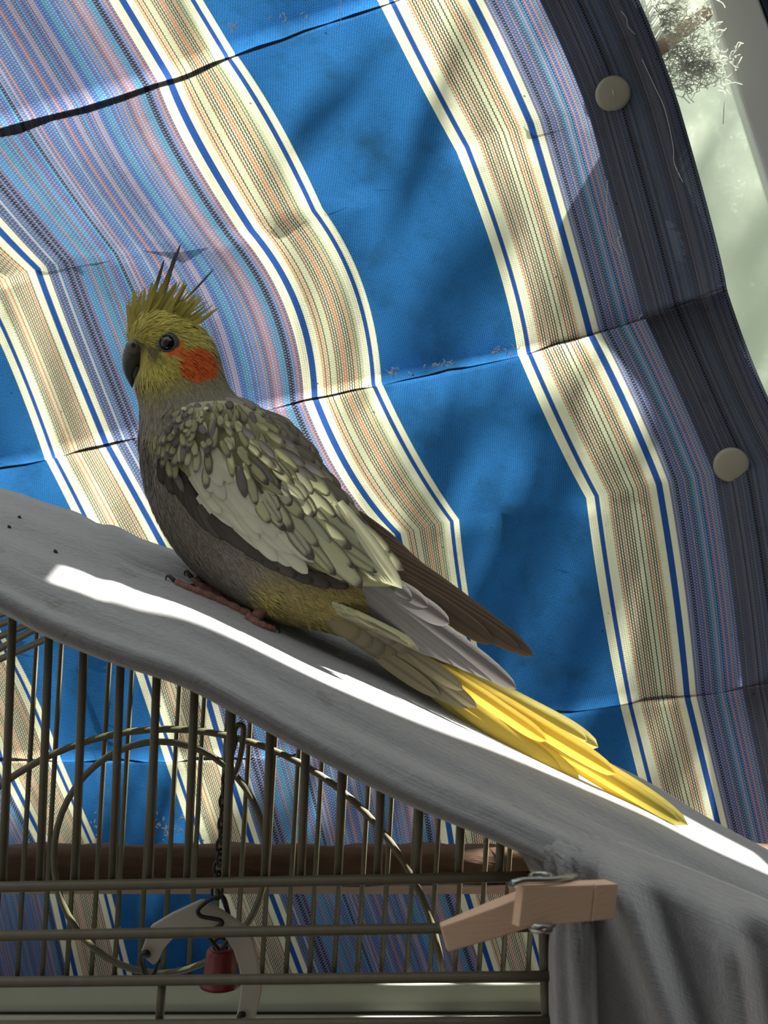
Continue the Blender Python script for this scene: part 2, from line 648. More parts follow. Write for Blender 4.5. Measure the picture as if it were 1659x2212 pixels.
def curtain_grid(extra=0.0, umin=-99.0, start=0):
    """rows of (point, u, v); the cloth bellies, drops to a lip, tucks back up behind it and goes on"""
    rows = []
    for si, sec in enumerate(SEGS):
        if si < start:
            continue
        for gi, (a, m, tm, b, oa, om, ob, n) in enumerate(sec):
            for k in range(n + 1):
                if gi > 0 and k == 0:
                    continue
                t = k / n
                row = []
                for u in COLS_U:
                    if u < umin:
                        continue
                    ax, ay = row_at(ROWS[a], u)
                    bx, by = row_at(ROWS[b], u)
                    if gi == 0 and a != 'T':     # starts a little above, behind the lip
                        ax, ay = ax - 2, ay - 5
                    if m:
                        mx, my = row_at(ROWS[m], u)
                        l0 = (t - tm) * (t - 1) / (tm)
                        l1 = t * (t - 1) / (tm * (tm - 1))
                        l2 = t * (t - tm) / (1 - tm)
                        x, y = ax * l0 + mx * l1 + bx * l2, ay * l0 + my * l1 + by * l2
                        o = oa * l0 + om * l1 + ob * l2
                    else:
                        x, y = lerp(ax, bx, t), lerp(ay, by, t)
                        o = lerp(oa, ob, t)
                    d = depth0(x)
                    if b == 'E':
                        d = max(d, lerp(d, .735, sm(0, .5, t)))
                    if a == 'T':
                        o += .006 * sin(u * 2.1 + 1) * (1 - t)
                    o += .0022 * sin(u * 3.7 + t * 4 + si) + .0012 * sin(u * 9.1 + t * 7)
                    row.append((x, y, d + o + extra))
                rows.append(row)
        if si < len(SEGS) - 1 and b != 'E':
            # the lip rolls under
            last = rows[-1]
            rows.append([(x + 2, y + 7, d + .004) for x, y, d in last])
    return rows


def build_curtain(name, extra, umin, parent, start=0, mat='cloth'):
    rows = curtain_grid(extra, umin, start)
    us = [u for u in COLS_U if u >= umin]
    nc = len(us)
    vs, uv = [], []
    acc = [0.0] * nc
    prev = None
    for r in rows:
        for j, (x, y, d) in enumerate(r):
            if prev:
                acc[j] = acc[j] + abs(y - prev[j][1]) / 150.0
            vs.append(P(x, y, d))
            uv.append((us[j], acc[nc // 2] if False else acc[j]))
        prev = r
    fs = []
    for i in range(len(rows) - 1):
        for j in range(nc - 1):
            fs.append((i * nc + j, i * nc + j + 1, (i + 1) * nc + j + 1, (i + 1) * nc + j))
    return mk(name, vs, fs, M[mat], parent, uv=uv), rows


cur = root('striped_curtain', P(829, 2170, .75), 'blue, white and multicolour striped cloth curtain hung in folds behind the bird', 'curtain')
panel, grid = build_curtain('cloth_panel', 0.0, -99, cur)
hem, _ = build_curtain('side_hem', -0.0013, 11.42, cur, 0, 'hem')
hem['label'] = 'dark doubled side hem of the curtain'
TOPLINE = [P(*g) for g in grid[0]]
for key, h0, h1, umax in (('F1', 22, 9, 13.2), ('F2', 8, 5, 13.2), ('F3', 4, 4, 13.2)):  # dark cloth strips put in for the shade beneath each fold lip
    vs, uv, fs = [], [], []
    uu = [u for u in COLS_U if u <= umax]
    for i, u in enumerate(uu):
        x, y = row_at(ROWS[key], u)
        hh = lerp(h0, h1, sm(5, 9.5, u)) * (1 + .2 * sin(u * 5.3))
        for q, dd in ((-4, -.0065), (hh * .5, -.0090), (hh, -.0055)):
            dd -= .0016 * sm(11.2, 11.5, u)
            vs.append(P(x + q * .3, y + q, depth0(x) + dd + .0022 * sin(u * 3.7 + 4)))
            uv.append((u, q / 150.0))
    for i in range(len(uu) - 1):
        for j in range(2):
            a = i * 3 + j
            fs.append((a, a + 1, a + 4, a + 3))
    mk('fold_shade_strip', vs, fs, M['lip_shade'], cur, uv=uv)


def disc(c, r, nrm, th, bulge, seg=28):
    """a domed button facing along nrm"""
    nrm = nrm.normalized()
    a = nrm.orthogonal().normalized()
    b = nrm.cross(a)
    prof = [(0.0, bulge), (.45, bulge * .92), (.8, bulge * .55), (.93, bulge * .2), (1.0, -th * .35), (1.0, -th)]
    vs, fs = [c + nrm * bulge], []
    for rr, h in prof[1:]:
        for j in range(seg):
            q = 2 * pi * j / seg
            vs.append(c + (a * cos(q) + b * sin(q)) * r * rr + nrm * h)
    for j in range(seg):
        fs.append((0, 1 + j, 1 + (j + 1) % seg))
    for k in range(len(prof) - 2):
        for j in range(seg):
            j2 = (j + 1) % seg
            o = 1 + k * seg
            fs.append((o + j, o + seg + j, o + seg + j2, o + j2))
    return vs, fs


def bvh_of(o):
    og = ORG[o]
    return BVHTree.FromPolygons([v.co + og for v in o.data.vertices], [tuple(p.vertices) for p in o.data.polygons])


def shoot(bvh, px, py):
    d = P(px, py, 1.0) - Vector((0, 0, Z0))
    hit = bvh.ray_cast(Vector((0, 0, Z0)), d.normalized())
    return hit[0], hit[1]


cur_bvh = bvh_of(panel)
for (px, py) in ((1323, 205), (1578, 1003)):
    h, n = shoot(cur_bvh, px, py)
    if n.y > 0:
        n = -n
    n = (n * .5 + Vector((-.1, -1, -.25))).normalized()
    c = h + n * .0044
    r = 37.5 / F * h.y
    vs, fs = disc(c, r, n, .003, .0011)
    b = mk('snap_button', vs, fs, M['snap'], cur, label='round cream snap button')
    mb = MB()
    ax = n.orthogonal().normalized()
    if py < 500:
        up = Vector((.25, 0, -.9)).normalized()
        mb.tube([c + n * .0012 - up * .0035, c + n * .0014, c + n * .0012 + up * .003], [.0001, .0004, .0001], 5)
        mb.build('moulding_mark', M['thread'], b)
# loose threads and fraying on the cloth
for k, pts in enumerate([[(1385, 132), (1412, 190), (1434, 240), (1452, 320), (1454, 355), (1473, 397)],
                         [(1311, 392), (1309, 440), (1312, 490), (1322, 530), (1338, 555)],
                         [(738, 0), (734, 24), (738, 40), (728, 70), (718, 84)],
                         [(1340, 28), (1352, 44), (1354, 60), (1370, 78)],
                         [(1385, 680), (1378, 690), (1384, 700), (1392, 715)],
                         [(1335, 500), (1340, 512), (1332, 520), (1342, 548)]]):
    pp = []
    for (px, py) in pts:
        h, n = shoot(cur_bvh, px, py)
        pp.append((h if h else P(px, py, .7)) + Vector((0, -.0026, 0)))
    mb = MB()
    mb.tube(catmull(pp, 5), .00022, 5)
    mb.build('loose_thread', M['thread'], cur)
mb = MB()
rr = random.Random(3)
for (cx, cy, n, sx, sy) in ((362, 1790, 34, 30, 22), (850, 803, 16, 22, 6), (950, 785, 12, 25, 4), (1088, 758, 12, 24, 8), (205, 1790, 10, 6, 25),
                            (505, 60, 8, 6, 10), (640, 40, 8, 60, 12)):
    for i in range(n):
        px, py = cx + rr.gauss(0, sx * .6), cy + rr.gauss(0, sy * .6)
        h, nn = shoot(cur_bvh, px, py)
        if not h:
            continue
        a = rr.uniform(0, 2 * pi)
        L = rr.uniform(.0015, .005)
        q = h + Vector((0, -.0012, 0))
        mb.tube([q, q + Vector((cos(a) * L * .5, -.0010, sin(a) * L * .5)), q + Vector((cos(a + .4) * L, -.0004, sin(a + .4) * L))],
                [.00035, .0003, .0001], 5)
o = mb.build('frayed_threads', M['thread'], cur)
o['kind'] = 'stuff'

# ================================================================== the grey blanket over the cage
CREST = [(-260, 1000), (-100, 1040), (0, 1058), (30, 1066), (100, 1090), (170, 1112), (215, 1136), (245, 1138), (300, 1165), (380, 1193), (500, 1250),
         (650, 1330), (820, 1410), (1000, 1500), (1250, 1622), (1400, 1696), (1520, 1768), (1659, 1842), (1800, 1915), (1950, 1990)]
LIP = [(-260, 1190), (-100, 1262), (0, 1312), (100, 1366), (250, 1428), (400, 1478), (520, 1540), (700, 1638), (830, 1705), (950, 1760), (1060, 1805),
       (1130, 1838), (1250, 1892), (1400, 1960), (1659, 2075), (1950, 2205)]
# across the roof: depth and height between crest (0) and lip (1)
SECT = [(.600, .62), (.585, .36), (.565, .10), (.545, .012), (.530, 0), (.515, .045), (.495, .13), (.475, .245), (.455, .375), (.438, .50), (.424, .62),
        (.412, .745), (.404, .86), (.400, .95), (.403, 1.0), (.412, 1.0), (.424, .965), (.43, .93)]


def blanket_top():
    NX, KS = 130, 4
    sec = catmull([Vector((a, b, 0)) for a, b in SECT], KS)
    vs, uv, fs = [], [], []
    for i in range(NX + 1):
        x = -250 + (1950 + 250) * i / NX
        K, L = interp(CREST, x), interp(LIP, x)
        for j, q in enumerate(sec):
            y = K + (L - K) * q.y
            d = q.x
            fr = j / (len(sec) - 1)
            # soft long wrinkles running down the slope, stronger at the crest
            wv = .0011 * sin(fr * 31 + x * .0021) + .0007 * sin(fr * 57 - x * .0032 + 1.3)
            wv += .0016 * exp(-((fr - .33) / .06) ** 2) * sin(x * .011 + .7)
            wv += .0026 * exp(-((y - K) / (L - K) - .19 - .03 * sin(x * .006)) ** 2 / .0006) * sm(180, 330, x) * sm(1050, 900, x) * (1 if fr > .22 else 0)
            d2 = d + wv * (.4 + .6 * sm(.9, .5, fr))
            vs.append(P(x, y, d2) + Vector((0, 0, -.5 * wv)))
            uv.append((x / 400.0, fr))
    n = len(sec)
    for i in range(NX):
        for j in range(n - 1):
            fs.append((i * n + j, i * n + j + 1, (i + 1) * n + j + 1, (i + 1) * n + j))
    return vs, fs, uv


bvs, bfs, buv = blanket_top()
# the corner drape that hangs down in front of the right side of the cage
RIDGES = [  # (x at y, ...) lines of the folds, amplitude, width in px
    ([(1800, 1215), (1990, 1240), (2212, 1258)], .0050, 16),
    ([(1820, 1262), (1990, 1268), (2212, 1275)], .0035, 10),
    ([(1850, 1325), (2000, 1370), (2212, 1445)], .0120, 42),
    ([(1900, 1460), (2020, 1500), (2212, 1560)], .0040, 30),
    ([(1870, 1530), (2000, 1565), (2212, 1605)], .0130, 42),
    ([(1960, 1650), (2100, 1690), (2212, 1720)], .0060, 50),
]
LEFT = [(1795, 1105), (1838, 1118), (1870, 1142), (1920, 1168), (1980, 1186), (2060, 1186), (2212, 1190), (2420, 1200)]


SECD = [(0, .530), (.045, .515), (.13, .495), (.245, .475), (.375, .455), (.50, .438), (.62, .424), (.745, .412), (.86, .404), (.95, .400)]


def drape():
    NS, NR = 110, 46
    vs, uv, fs = [], [], []
    for r in range(NR + 1):
        t = r / NR
        for s_ in range(NS + 1):
            s = s_ / NS
            xt = lerp(1105, 1950, s)
            K, L = interp(CREST, xt), interp(LIP, xt)
            yt = K + (L - K) * .60
            y = lerp(yt, 2440, t ** 1.15)
            xl = interp(LEFT, y) if y > 1795 else 1105
            x = xl + (xt - 1105) * lerp(1.0, .94, t) + (0 if t > 0 else 0)
            hgt = (y - yt)
            fq = (y - K) / (L - K)
            base = (interp(SECD, fq) if fq < .95 else .400) + .0020 - .0030 * sm(1165, 1200, x) * sm(.66, .84, fq) - .006 * sm(150, 500, hgt)
            bump = 0
            for line, am, wd in RIDGES:
                xr = interp(line, y)
                q = (x - xr) / wd
                bump += 1.9 * am * exp(-q * q) * sm(20, 170, hgt)
                bump -= am * .45 * exp(-((x - xr - wd * 1.9) / (wd * 1.3)) ** 2) * sm(20, 170, hgt)
            # little gathers radiating from the peg
            g = exp(-((y - 1880) / 70) ** 2) * exp(-((x - 1235) / 70) ** 2)
            bump += .0022 * g * sin((x - .25 * y) * .22)
            # the swag pouch right of the second fold
            bump += .010 * exp(-((y - 1965 - .2 * (x - 1620)) / 40) ** 2) * sm(1560, 1640, x)
            d = base - bump
            # the left edge rolls round the cage corner
            d += .030 * sm(28, 0, x - xl) ** 2 * sm(1860, 1920, y)
            vs.append(P(x, y, d))
            uv.append((x / 400.0, .6 + hgt / 500.0))
    n = NS + 1
    for r in range(NR):
        for s_ in range(NS):
            fs.append((r * n + s_, r * n + s_ + 1, (r + 1) * n + s_ + 1, (r + 1) * n + s_))
    return vs, fs, uv


dv, df, du = drape()
k = len(bvs)
# the roof mesh stops where the drape takes over
cut = 4 * 10 + 1
nsec = (len(SECT) - 1) * 4 + 1
keep = []
for f in bfs:
    i, j = f[0] // nsec, f[0] % nsec
    x = -250 + 2200 * i / 130
    if x > 1195 and j > 50:
        continue
    keep.append(f)
blanket = mk('grey_blanket', bvs + dv, keep + [tuple(a + k for a in f) for f in df], M['fleece'], None, uv=buv + du)
tag(blanket, 'grey fleece blanket draped over the sloping top of the wire cage', 'blanket')
so = blanket.modifiers.new('thickness', 'SOLIDIFY')
so.thickness = .0016
so.offset = 0
bl_bvh = bvh_of(blanket)

# crumbs lying on the blanket
for (px, py, r) in ((120, 1197, .0011), (20, 1143, .0008), (42, 1122, .0008)):
    h, n = shoot(bl_bvh, px, py)
    if not h:
        continue
    bm = bmesh.new()
    bmesh.ops.create_icosphere(bm, subdivisions=2, radius=r)
    for v in bm.verts:
        v.co *= 1 + .3 * sin(v.co.x * 3000 + v.co.z * 2100)
    me = bpy.data.meshes.new('seed_crumb')
    bm.to_mesh(me)
    bm.free()
    me.materials.append(M['crumb'])
    o = bpy.data.objects.new('seed_crumb', me)
    o.location = h + Vector((0, -.0006, .0008))
    COL.objects.link(o)
    lab = {120: 'largest dark seed crumb on the blanket left of the bird', 20: 'tiny dark crumb nearest the left edge of the blanket',
           42: 'tiny dark crumb on the blanket just below its left crest'}[px]
    tag(o, lab, 'crumb', group='crumbs on the blanket')

# ================================================================== the wire cage
DF, DB = .424, .605
cage = root('bird_cage', (0.0, .51, Z0 - .33), 'cream wire bird cage under the grey blanket', 'cage')


def lip_y(x):
    return interp(LIP, x)


def bar(pts, r, name='wire_bar', n=8, sub=1):
    mb = MB()
    mb.tube(catmull([P(*p) for p in pts], sub) if sub > 1 else [P(*p) for p in pts], r, n)
    return mb.build(name, M['wire'], cage)


rb = random.Random(11)
# front panel: thick upright bars down to the door rail
xs = [6, 86, 162, 243, 322, 405, 487, 572, 650, 730, 815, 900, 990, 1078]
for x in xs:
    yt = lip_y(x + 18) - 16
    bar([(x + (1905 - yt) * .037, yt, DF), (x, 1905, DF)], .00168, 'upright_bar')
bar([(351, 2108, DF), (344, 2208, DF)], .00168, 'upright_bar')
for (ya, yb, xr) in ((1917, 1893, 1150), (2022, 2001, 1190), (2120, 2108, 1205), (2214, 2206, 1205)):
    bar([(-320, ya + 5, DF - .003), (420, (ya + yb) / 2 + 3, DF - .003), (xr, yb, DF - .003)], .0021, 'cross_bar', 8, 4)
bar([(1152, 1850, DF), (1172, 1960, DF), (1180, 2212, DF), (1190, 2560, DF)], .0019, 'corner_bar')
# back panel
for k in range(-6, 24):
    x = 42 + 52.45 * k + rb.uniform(-2, 2)
    yt = max(1080, interp(CREST, x + 36) + 105)
    lean = .058 if k > -3 else .06
    bar([(x + (2050 - yt) * lean, yt, DB), (x - 4, 2118, DB)], .00140, 'upright_bar')
bar([(-360, 2119, DB - .002), (1400, 2113, DB - .002)], .0022, 'cross_bar')
# roof wires seen under the blanket's left corner
for (x0, y0, x1, y1) in ((-60, 1450, 128, 1368), (-60, 1434, 100, 1346), (-60, 1372, 60, 1325), (-60, 1350, 40, 1312), (-60, 1400, 92, 1336)):
    bar([(x0 - 120, y0 + 60, DB - .012), (x0, y0, DB - .02), (x1, y1, .53), (x1 + 90, y1 - 50 + 30, .47)], .0017, 'roof_wire')
# the arched frame and the hoop in the back panel
pts = []
for i in range(41):
    a = pi * (.96 - .92 * i / 40)
    pts.append(P(362 + 598 * cos(a), 2175 - 600 * sin(a), DB - .006))
mb = MB()
mb.tube(pts, .0019, 8)
mb.build('arch_wire', M['wire'], cage)
pts = []
for i in range(48):
    a = 2 * pi * i / 48
    pts.append(P(346 + 230 * cos(a), 1852 - 250 * sin(a), DB - .011))
mb = MB()
mb.tube(pts, .0018, 8, closed=True)
mb.build('hoop', M['wire'], cage)
# plastic tub: back wall with rolled rim and a ledge, sides, floor and low front
mb = MB()
zt = P(0, 2126, .612).z
xl, xr = P(-420, 0, .612).x, P(1420, 0, .612).x


def bx(x0, x1, y0, y1, z0, z1, m=None):
    (m or mb).box(((x0 + x1) / 2, (y0 + y1) / 2, (z0 + z1) / 2), Vector(((x1 - x0) / 2, 0, 0)), Vector((0, (y1 - y0) / 2, 0)), Vector((0, 0, (z1 - z0) / 2)))


zg = P(0, 2187, .611).z
ze = P(0, 2194, .609).z
bx(xl, xr, .612, .616, Z0 - .325, zt)                  # wall
tub = mb.build('tub_wall', M['tray'], cage, smooth=False)
bevel(tub, .0008)
mb = MB()
mb.v, mb.f = [], []
bx(xl, xr, .6075, .612, Z0 - .325, ze)                 # ledge below the groove
bx(xl, xr, .410, .616, Z0 - .330, Z0 - .325)
bx(xl - .004, xl, .410, .616, Z0 - .325, Z0 - .285)
bx(xr, xr + .004, .410, .616, Z0 - .325, Z0 - .285)
bx(xl, xr, .408, .412, Z0 - .325, Z0 - .285)
t2 = mb.build('tub', M['tray'], cage, smooth=False)
bevel(t2, .0008)
mb = MB()
bx(xl, xr, .6105, .6119, ze, zg)  # dark strip stands in for the shade inside the groove
mb.build('groove_shade', M['dark_metal'], cage, smooth=False)

# ================================================================== the hanging toy
DT = .50
toy = root('hanging_bird_toy', P(505, 1572, DT), 'pale curved plastic bird toy with chain and red bell hanging in the cage', 'bird toy')


def tline(pts, r, name, mat, d=DT, sub=5, parent=None, n=7):
    mb = MB()
    q = [P(p[0], p[1], p[2] if len(p) > 2 else d) for p in pts]
    mb.tube(catmull(q, sub), r, n)
    return mb.build(name, mat, parent or toy)


# clip on the roof wire
tline([(508, 1605), (506, 1580), (514, 1566), (524, 1568), (526, 1582), (522, 1620), (514, 1655), (506, 1672)], .0013, 'clip_hook', M['brass'])
mb = MB()
c = [P(x, y, DT - .002) for x, y in ((486, 1602), (508, 1600), (512, 1606), (500, 1650), (488, 1652), (481, 1645))]
mb.prism(c, Vector((0, .004, 0)))
bevel(mb.build('clip_body', M['brass'], toy, smooth=False), .0006)


def link(cx, cy, h, wd, face, r=.00075):
    mb = MB()
    pts = []
    for i in range(18):
        a = 2 * pi * i / 18
        ex, ez = cos(a) * wd, sin(a) * h
        pts.append(P(cx, cy, DT) + Vector((ex * face[0], ex * face[1], ez)))
    mb.tube(pts, r, 6, closed=True)
    return mb.build('chain_link', M['dark_metal'], toy)


y = 1660
k = 0
while y < 1935:
    x = interp([(1660, 496), (1720, 487), (1800, 482), (1870, 474), (1935, 468)], y)
    link(x, y, .0038, .0024, (.93, .37) if k % 2 else (.45, .89))
    y += 24
    k += 1
# bent wire hook
tline([(470, 1922), (472, 1934), (450, 1945), (430, 1962), (428, 1972), (436, 1980), (458, 1984), (476, 1988), (480, 1995), (470, 2002), (458, 2012), (452, 2024),
       (458, 2034), (468, 2046), (474, 2054)], .0010, 'hook_wire', M['dark_metal'], DT - .004, 4)
tline([(472, 1928), (484, 1942), (490, 1962), (494, 1980), (497, 2010), (490, 2034), (478, 2050)], .0011, 'hook_wire', M['dark_metal'], DT + .004, 4)
# curved plastic plate with a dark eyelet at each end
outer = [(305, 2066), (303, 2060), (312, 2036), (325, 2002), (370, 1975), (431, 1947), (440, 1947), (480, 1970), (530, 2004), (546, 2030), (556, 2070), (562, 2112),
         (566, 2140), (560, 2170), (552, 2196), (545, 2224)]
inner = [(330, 2085), (340, 2080), (347, 2066), (352, 2052), (372, 2030), (402, 2008), (425, 2004), (450, 2003), (475, 2014), (492, 2034), (505, 2056), (516, 2090), (520, 2120),
         (519, 2150), (514, 2180), (508, 2205)]
mb = MB()
n = len(outer)
fr = [P(x, y, DT) for x, y in outer] + [P(x, y, DT) for x, y in inner]
bk = [p + Vector((0, .0035, 0)) for p in fr]
fs = []
for i in range(n - 1):
    fs.append((i, i + 1, n + i + 1, n + i))
    fs.append((2 * n + i, 3 * n + i, 3 * n + i + 1, 2 * n + i + 1))
    fs.append((i, 2 * n + i, 2 * n + i + 1, i + 1))
    fs.append((n + i, n + i + 1, 3 * n + i + 1, 3 * n + i))
fs += [(0, n, 3 * n, 2 * n), (n - 1, 3 * n - 1, 4 * n - 1, 2 * n - 1)]
mb.add(fr + bk, fs)
pl = mb.build('curved_plate', M['toy'], toy, smooth=False)
bevel(pl, .0007)
tline([(321, 2064, .4985), (317, 2058, .497), (308, 2060, .4975), (305, 2072, .500), (310, 2094, .503), (316, 2112, .506)], .0013, 'end_ring', M['dark_metal'])
tline([(342, 2075, .505), (338, 2092, .507), (330, 2108, .507)], .0011, 'end_ring', M['dark_metal'])
tline([(528, 2192, .4985), (520, 2192, .4975), (516, 2204, .4975), (517, 2222, .4985)], .0013, 'end_ring', M['dark_metal'])
# red bell, open end down
bc = P(476, 2100, DT + .010)
prof = [(-.0001, .0112), (.0040, .0112), (.0056, .0108), (.0064, .0095), (.0072, .0030), (.0080, -.0020), (.0086, -.0042), (.0095, -.0056), (.0088, -.0054), (.0070, -.0030), (.0060, .008)]
vs, fs = [], []
for r, z in prof:
    for j in range(28):
        a = 2 * pi * j / 28
        vs.append(bc + Vector((r * cos(a), r * sin(a), z)))
for i in range(len(prof) - 1):
    for j in range(28):
        j2 = (j + 1) % 28
        fs.append((i * 28 + j, (i + 1) * 28 + j, (i + 1) * 28 + j2, i * 28 + j2))
bell = mk('bell', vs, fs, M['red'], toy, label='dark red bell')
mb = MB()
mb.tube([bc + Vector((.0030 * cos(a), 0, .0125 + .0034 * sin(a))) for a in [2 * pi * i / 16 for i in range(16)]], .0008, 6, closed=True)
mb.build('bell_ring', M['dark_metal'], bell)

# ================================================================== wooden clothes peg on the corner
peg = root('clothes_peg', P(1215, 1955, .36), 'wooden clothes peg clipping the grey blanket to the cage corner', 'peg')


def slat(name, ax, ay, ad, bxx, by, bd, half_a, half_b, th, groove=None):
    """a tapering slat from end a to end b: pixel centres, depths, half heights in px, thickness in m"""
    A, B = P(ax, ay, ad), P(bxx, by, bd)
    t = (B - A).normalized()
    up = Vector((0, 0, 1))
    up = (up - t * up.dot(t)).normalized()
    nn = t.cross(up).normalized()
    if nn.y > 0:
        nn = -nn
    ha, hb = half_a / F * ad, half_b / F * bd
    L = (B - A).length
    st = [0, .04, .08] + ([groove - .012, groove - .006, groove + .006, groove + .012] if groove else [.5]) + [.94, 1]
    vs, fs = [], []
    for q in st:
        c = A.lerp(B, q)
        h = lerp(ha, hb, q)
        dp = 0
        if groove and abs(q - groove) < .008:
            dp = .0012
        tk = th * (lerp(.55, 1, min(1, q / .5)) if q < .5 else 1)
        vs += [c + up * h + nn * (tk / 2 - dp), c - up * h + nn * (tk / 2 - dp), c - up * h - nn * tk / 2, c + up * h - nn * tk / 2]
    for i in range(len(st) - 1):
        for j in range(4):
            j2 = (j + 1) % 4
            fs.append((i * 4 + j, i * 4 + j2, (i + 1) * 4 + j2, (i + 1) * 4 + j))
    e = 4 * (len(st) - 1)
    fs += [(3, 2, 1, 0), (e, e + 1, e + 2, e + 3)]
    o = mk(name, vs, fs, M['peg'], peg, smooth=False)
    return bevel(o, .0005)


slat('peg_slat', 1118, 1956, .352, 1317, 1942, .378, 43, 37, .0060, groove=.735)
slat('peg_slat', 958, 2025, .385, 1180, 1946, .392, 30, 37, .0065)
slat('peg_jaw', 1180, 1946, .3925, 1300, 1945, .3955, 37, 36, .0050)
tp = [(1106, 1908, .350), (1130, 1902, .352), (1180, 1901, .358), (1225, 1896, .368), (1243, 1894, .378), (1243, 1900, .388), (1200, 1906, .392), (1120, 1912, .386),
      (1104, 1914, .374), (1108, 1910, .360), (1125, 1922, .356)]
tline(tp, .0011, 'spring', M['steel'], parent=peg, sub=4)
tline([(1150, 2000, .352), (1170, 2003, .352), (1190, 2000, .358), (1196, 1994, .372), (1185, 1990, .385)], .0010, 'spring', M['steel'], parent=peg, sub=4)
for yy in (1898, 2001):
    mb = MB()
    c = P(1168, yy, .372)
    for kk in range(2):
        mb.tube([c + Vector((.0035 * cos(a), .0035 * sin(a), -.0007 + .0014 * kk)) for a in [2 * pi * i / 18 for i in range(18)]], .0007, 6, closed=True)
    mb.build('spring_coil', M['steel'], peg)

# ================================================================== batten in front of the curtain
mb = MB()
dB = .626
yt, yb = P(0, 1836, dB).z, P(0, 1917, dB).z
rbt = random.Random(5)
vs, fs = [], []
NXB, NB = 160, 12
for i in range(NXB + 1):
    x = lerp(-.42, .34, i / NXB)
    for j in range(NB):
        a = 2 * pi * j / NB
        ca, sa = cos(a), sin(a)
        sq = (abs(ca) ** 4 + abs(sa) ** 4) ** -.25
        nz = .0016 * sin(x * 60 + j * 1.7) * sin(j * 2.3 + 1) + .0012 * sin(x * 173 + j * 5.1) + rbt.uniform(-.0006, .0006)
        ry, rz = .0085 + nz, (yt - yb) / 2 + (nz * .35 if sa > .3 else nz)
        vs.append(Vector((x, dB + .0085 + ry * ca * sq * .9, (yt + yb) / 2 + rz * sa * sq)))
for i in range(NXB):
    for j in range(NB):
        j2 = (j + 1) % NB
        fs.append((i * NB + j, i * NB + j2, (i + 1) * NB + j2, (i + 1) * NB + j))
fs += [tuple(range(NB)), tuple(reversed(range(NXB * NB, (NXB + 1) * NB)))]
bt = mk('wooden_batten', vs, fs, M['bark'])
tag(bt, 'rough dark brown wooden batten running across the curtain behind the cage', 'batten')
mb = MB()
bx(-.42, .34, dB - .001, dB + .016, P(0, 1930, dB).z, yb + .0005)
st = mb.build('pale_edge', M['lath'], bt, smooth=False)

# ================================================================== window at the top right
win = root('window_1', P(1500, 200, .74), '', '')
del win['label'], win['category']
win['kind'] = 'structure'
ORG[win] = P(1500, 200, .74)
# jamb: its left edge runs with the cloth
A0, A1 = P(1480, -160, .729), P(1700, 520, .714)
Bq0, Bq1 = P(1585, -160, .729), P(1830, 520, .714)
ext = (A1 - A0)
A1, Bq1 = A0 + ext * 1.9, Bq0 + (Bq1 - Bq0) * 1.9
mb = MB()
mb.prism([A0, Bq0, Bq1, A1], Vector((.0, .012, 0)))
bevel(mb.build('window_frame', M['frame'], win, smooth=False), .002)
mb = MB()
mb.prism([Bq0 + Vector((.0005, -.002, 0)), Bq0 + Vector((.02, -.002, 0)), Bq1 + Vector((.02, -.002, 0)), Bq1 + Vector((.0005, -.002, 0))], Vector((0, .03, 0)))
bevel(mb.build('dark_seal', M['navy'], win, smooth=False), .001)


def curtain_plane(x, extra):
    return depth0(x) + extra


mb = MB()
g = [P(-700, -700, depth0(-700) + .075), P(1900, -900, depth0(1900) + .075), P(1900, 1900, depth0(1900) + .075), P(-700, 1900, depth0(-700) + .075)]
mb.prism(g, Vector((.0012, .003, 0)))
mb.build('pane', M['glass'], win, smooth=False)

# pale lath wedged behind the curtain
mb = MB()
q = [P(1405, 90, .712), P(1533, 6, .712), P(1541, 32, .712), P(1415, 130, .712)]
mb.prism(q, Vector((0, .006, 0)))
q = [P(1412, 80, .699), P(1530, 2, .699), P(1533, 8, .699), P(1416, 88, .699)]
lath = mb.build('wooden_lath', M['lath'], None, smooth=False)
bevel(lath, .0008)
tag(lath, 'short pale wooden lath stuck against the window glass in cobwebs', 'lath')
# cobweb
cw = MB()
rw = random.Random(21)
for i in range(460):
    if i < 290:
        c = (rw.gauss(1492, 38), rw.gauss(140, 34))
    else:
        c = (rw.gauss(1452, 40), rw.gauss(36, 30))
    if c[0] > 1470 + c[1] * .4 + 80 or c[1] > 195 - (1560 - c[0]) * -.1:
        continue
    a = rw.uniform(-1.2, .6) if rw.random() < .6 else rw.uniform(0, 6.28)
    L = rw.uniform(16, 60)
    p = []
    for k in range(6):
        t = k / 5 - .5
        qx, qy = c[0] + cos(a) * L * t + rw.gauss(0, 3), c[1] + sin(a) * L * t + rw.gauss(0, 3) + 10 * t * t
        p.append(P(qx, qy, (.722 if qx < 1403 + .40 * qy else .703) + rw.gauss(0, .002)))
    cw.tube(catmull(p, 2), .00022 + .00016 * rw.random(), 4, cap=False)
for pts in ([(1520, 175), (1526, 190), (1548, 176), (1556, 150), (1558, 128)], [(1550, 195), (1566, 200), (1564, 230), (1562, 268)],
            [(1462, 190), (1500, 176), (1540, 150), (1562, 118)], [(1468, 196), (1510, 170), (1560, 130)]):
    cw.tube(catmull([P(x, y, .708) for x, y in pts], 4), .0003, 4, cap=False)
web = cw.build('cobweb', M['web'])
tag(web, 'tangled white cobweb across the glass beside the window frame', 'cobweb', 'stuff')
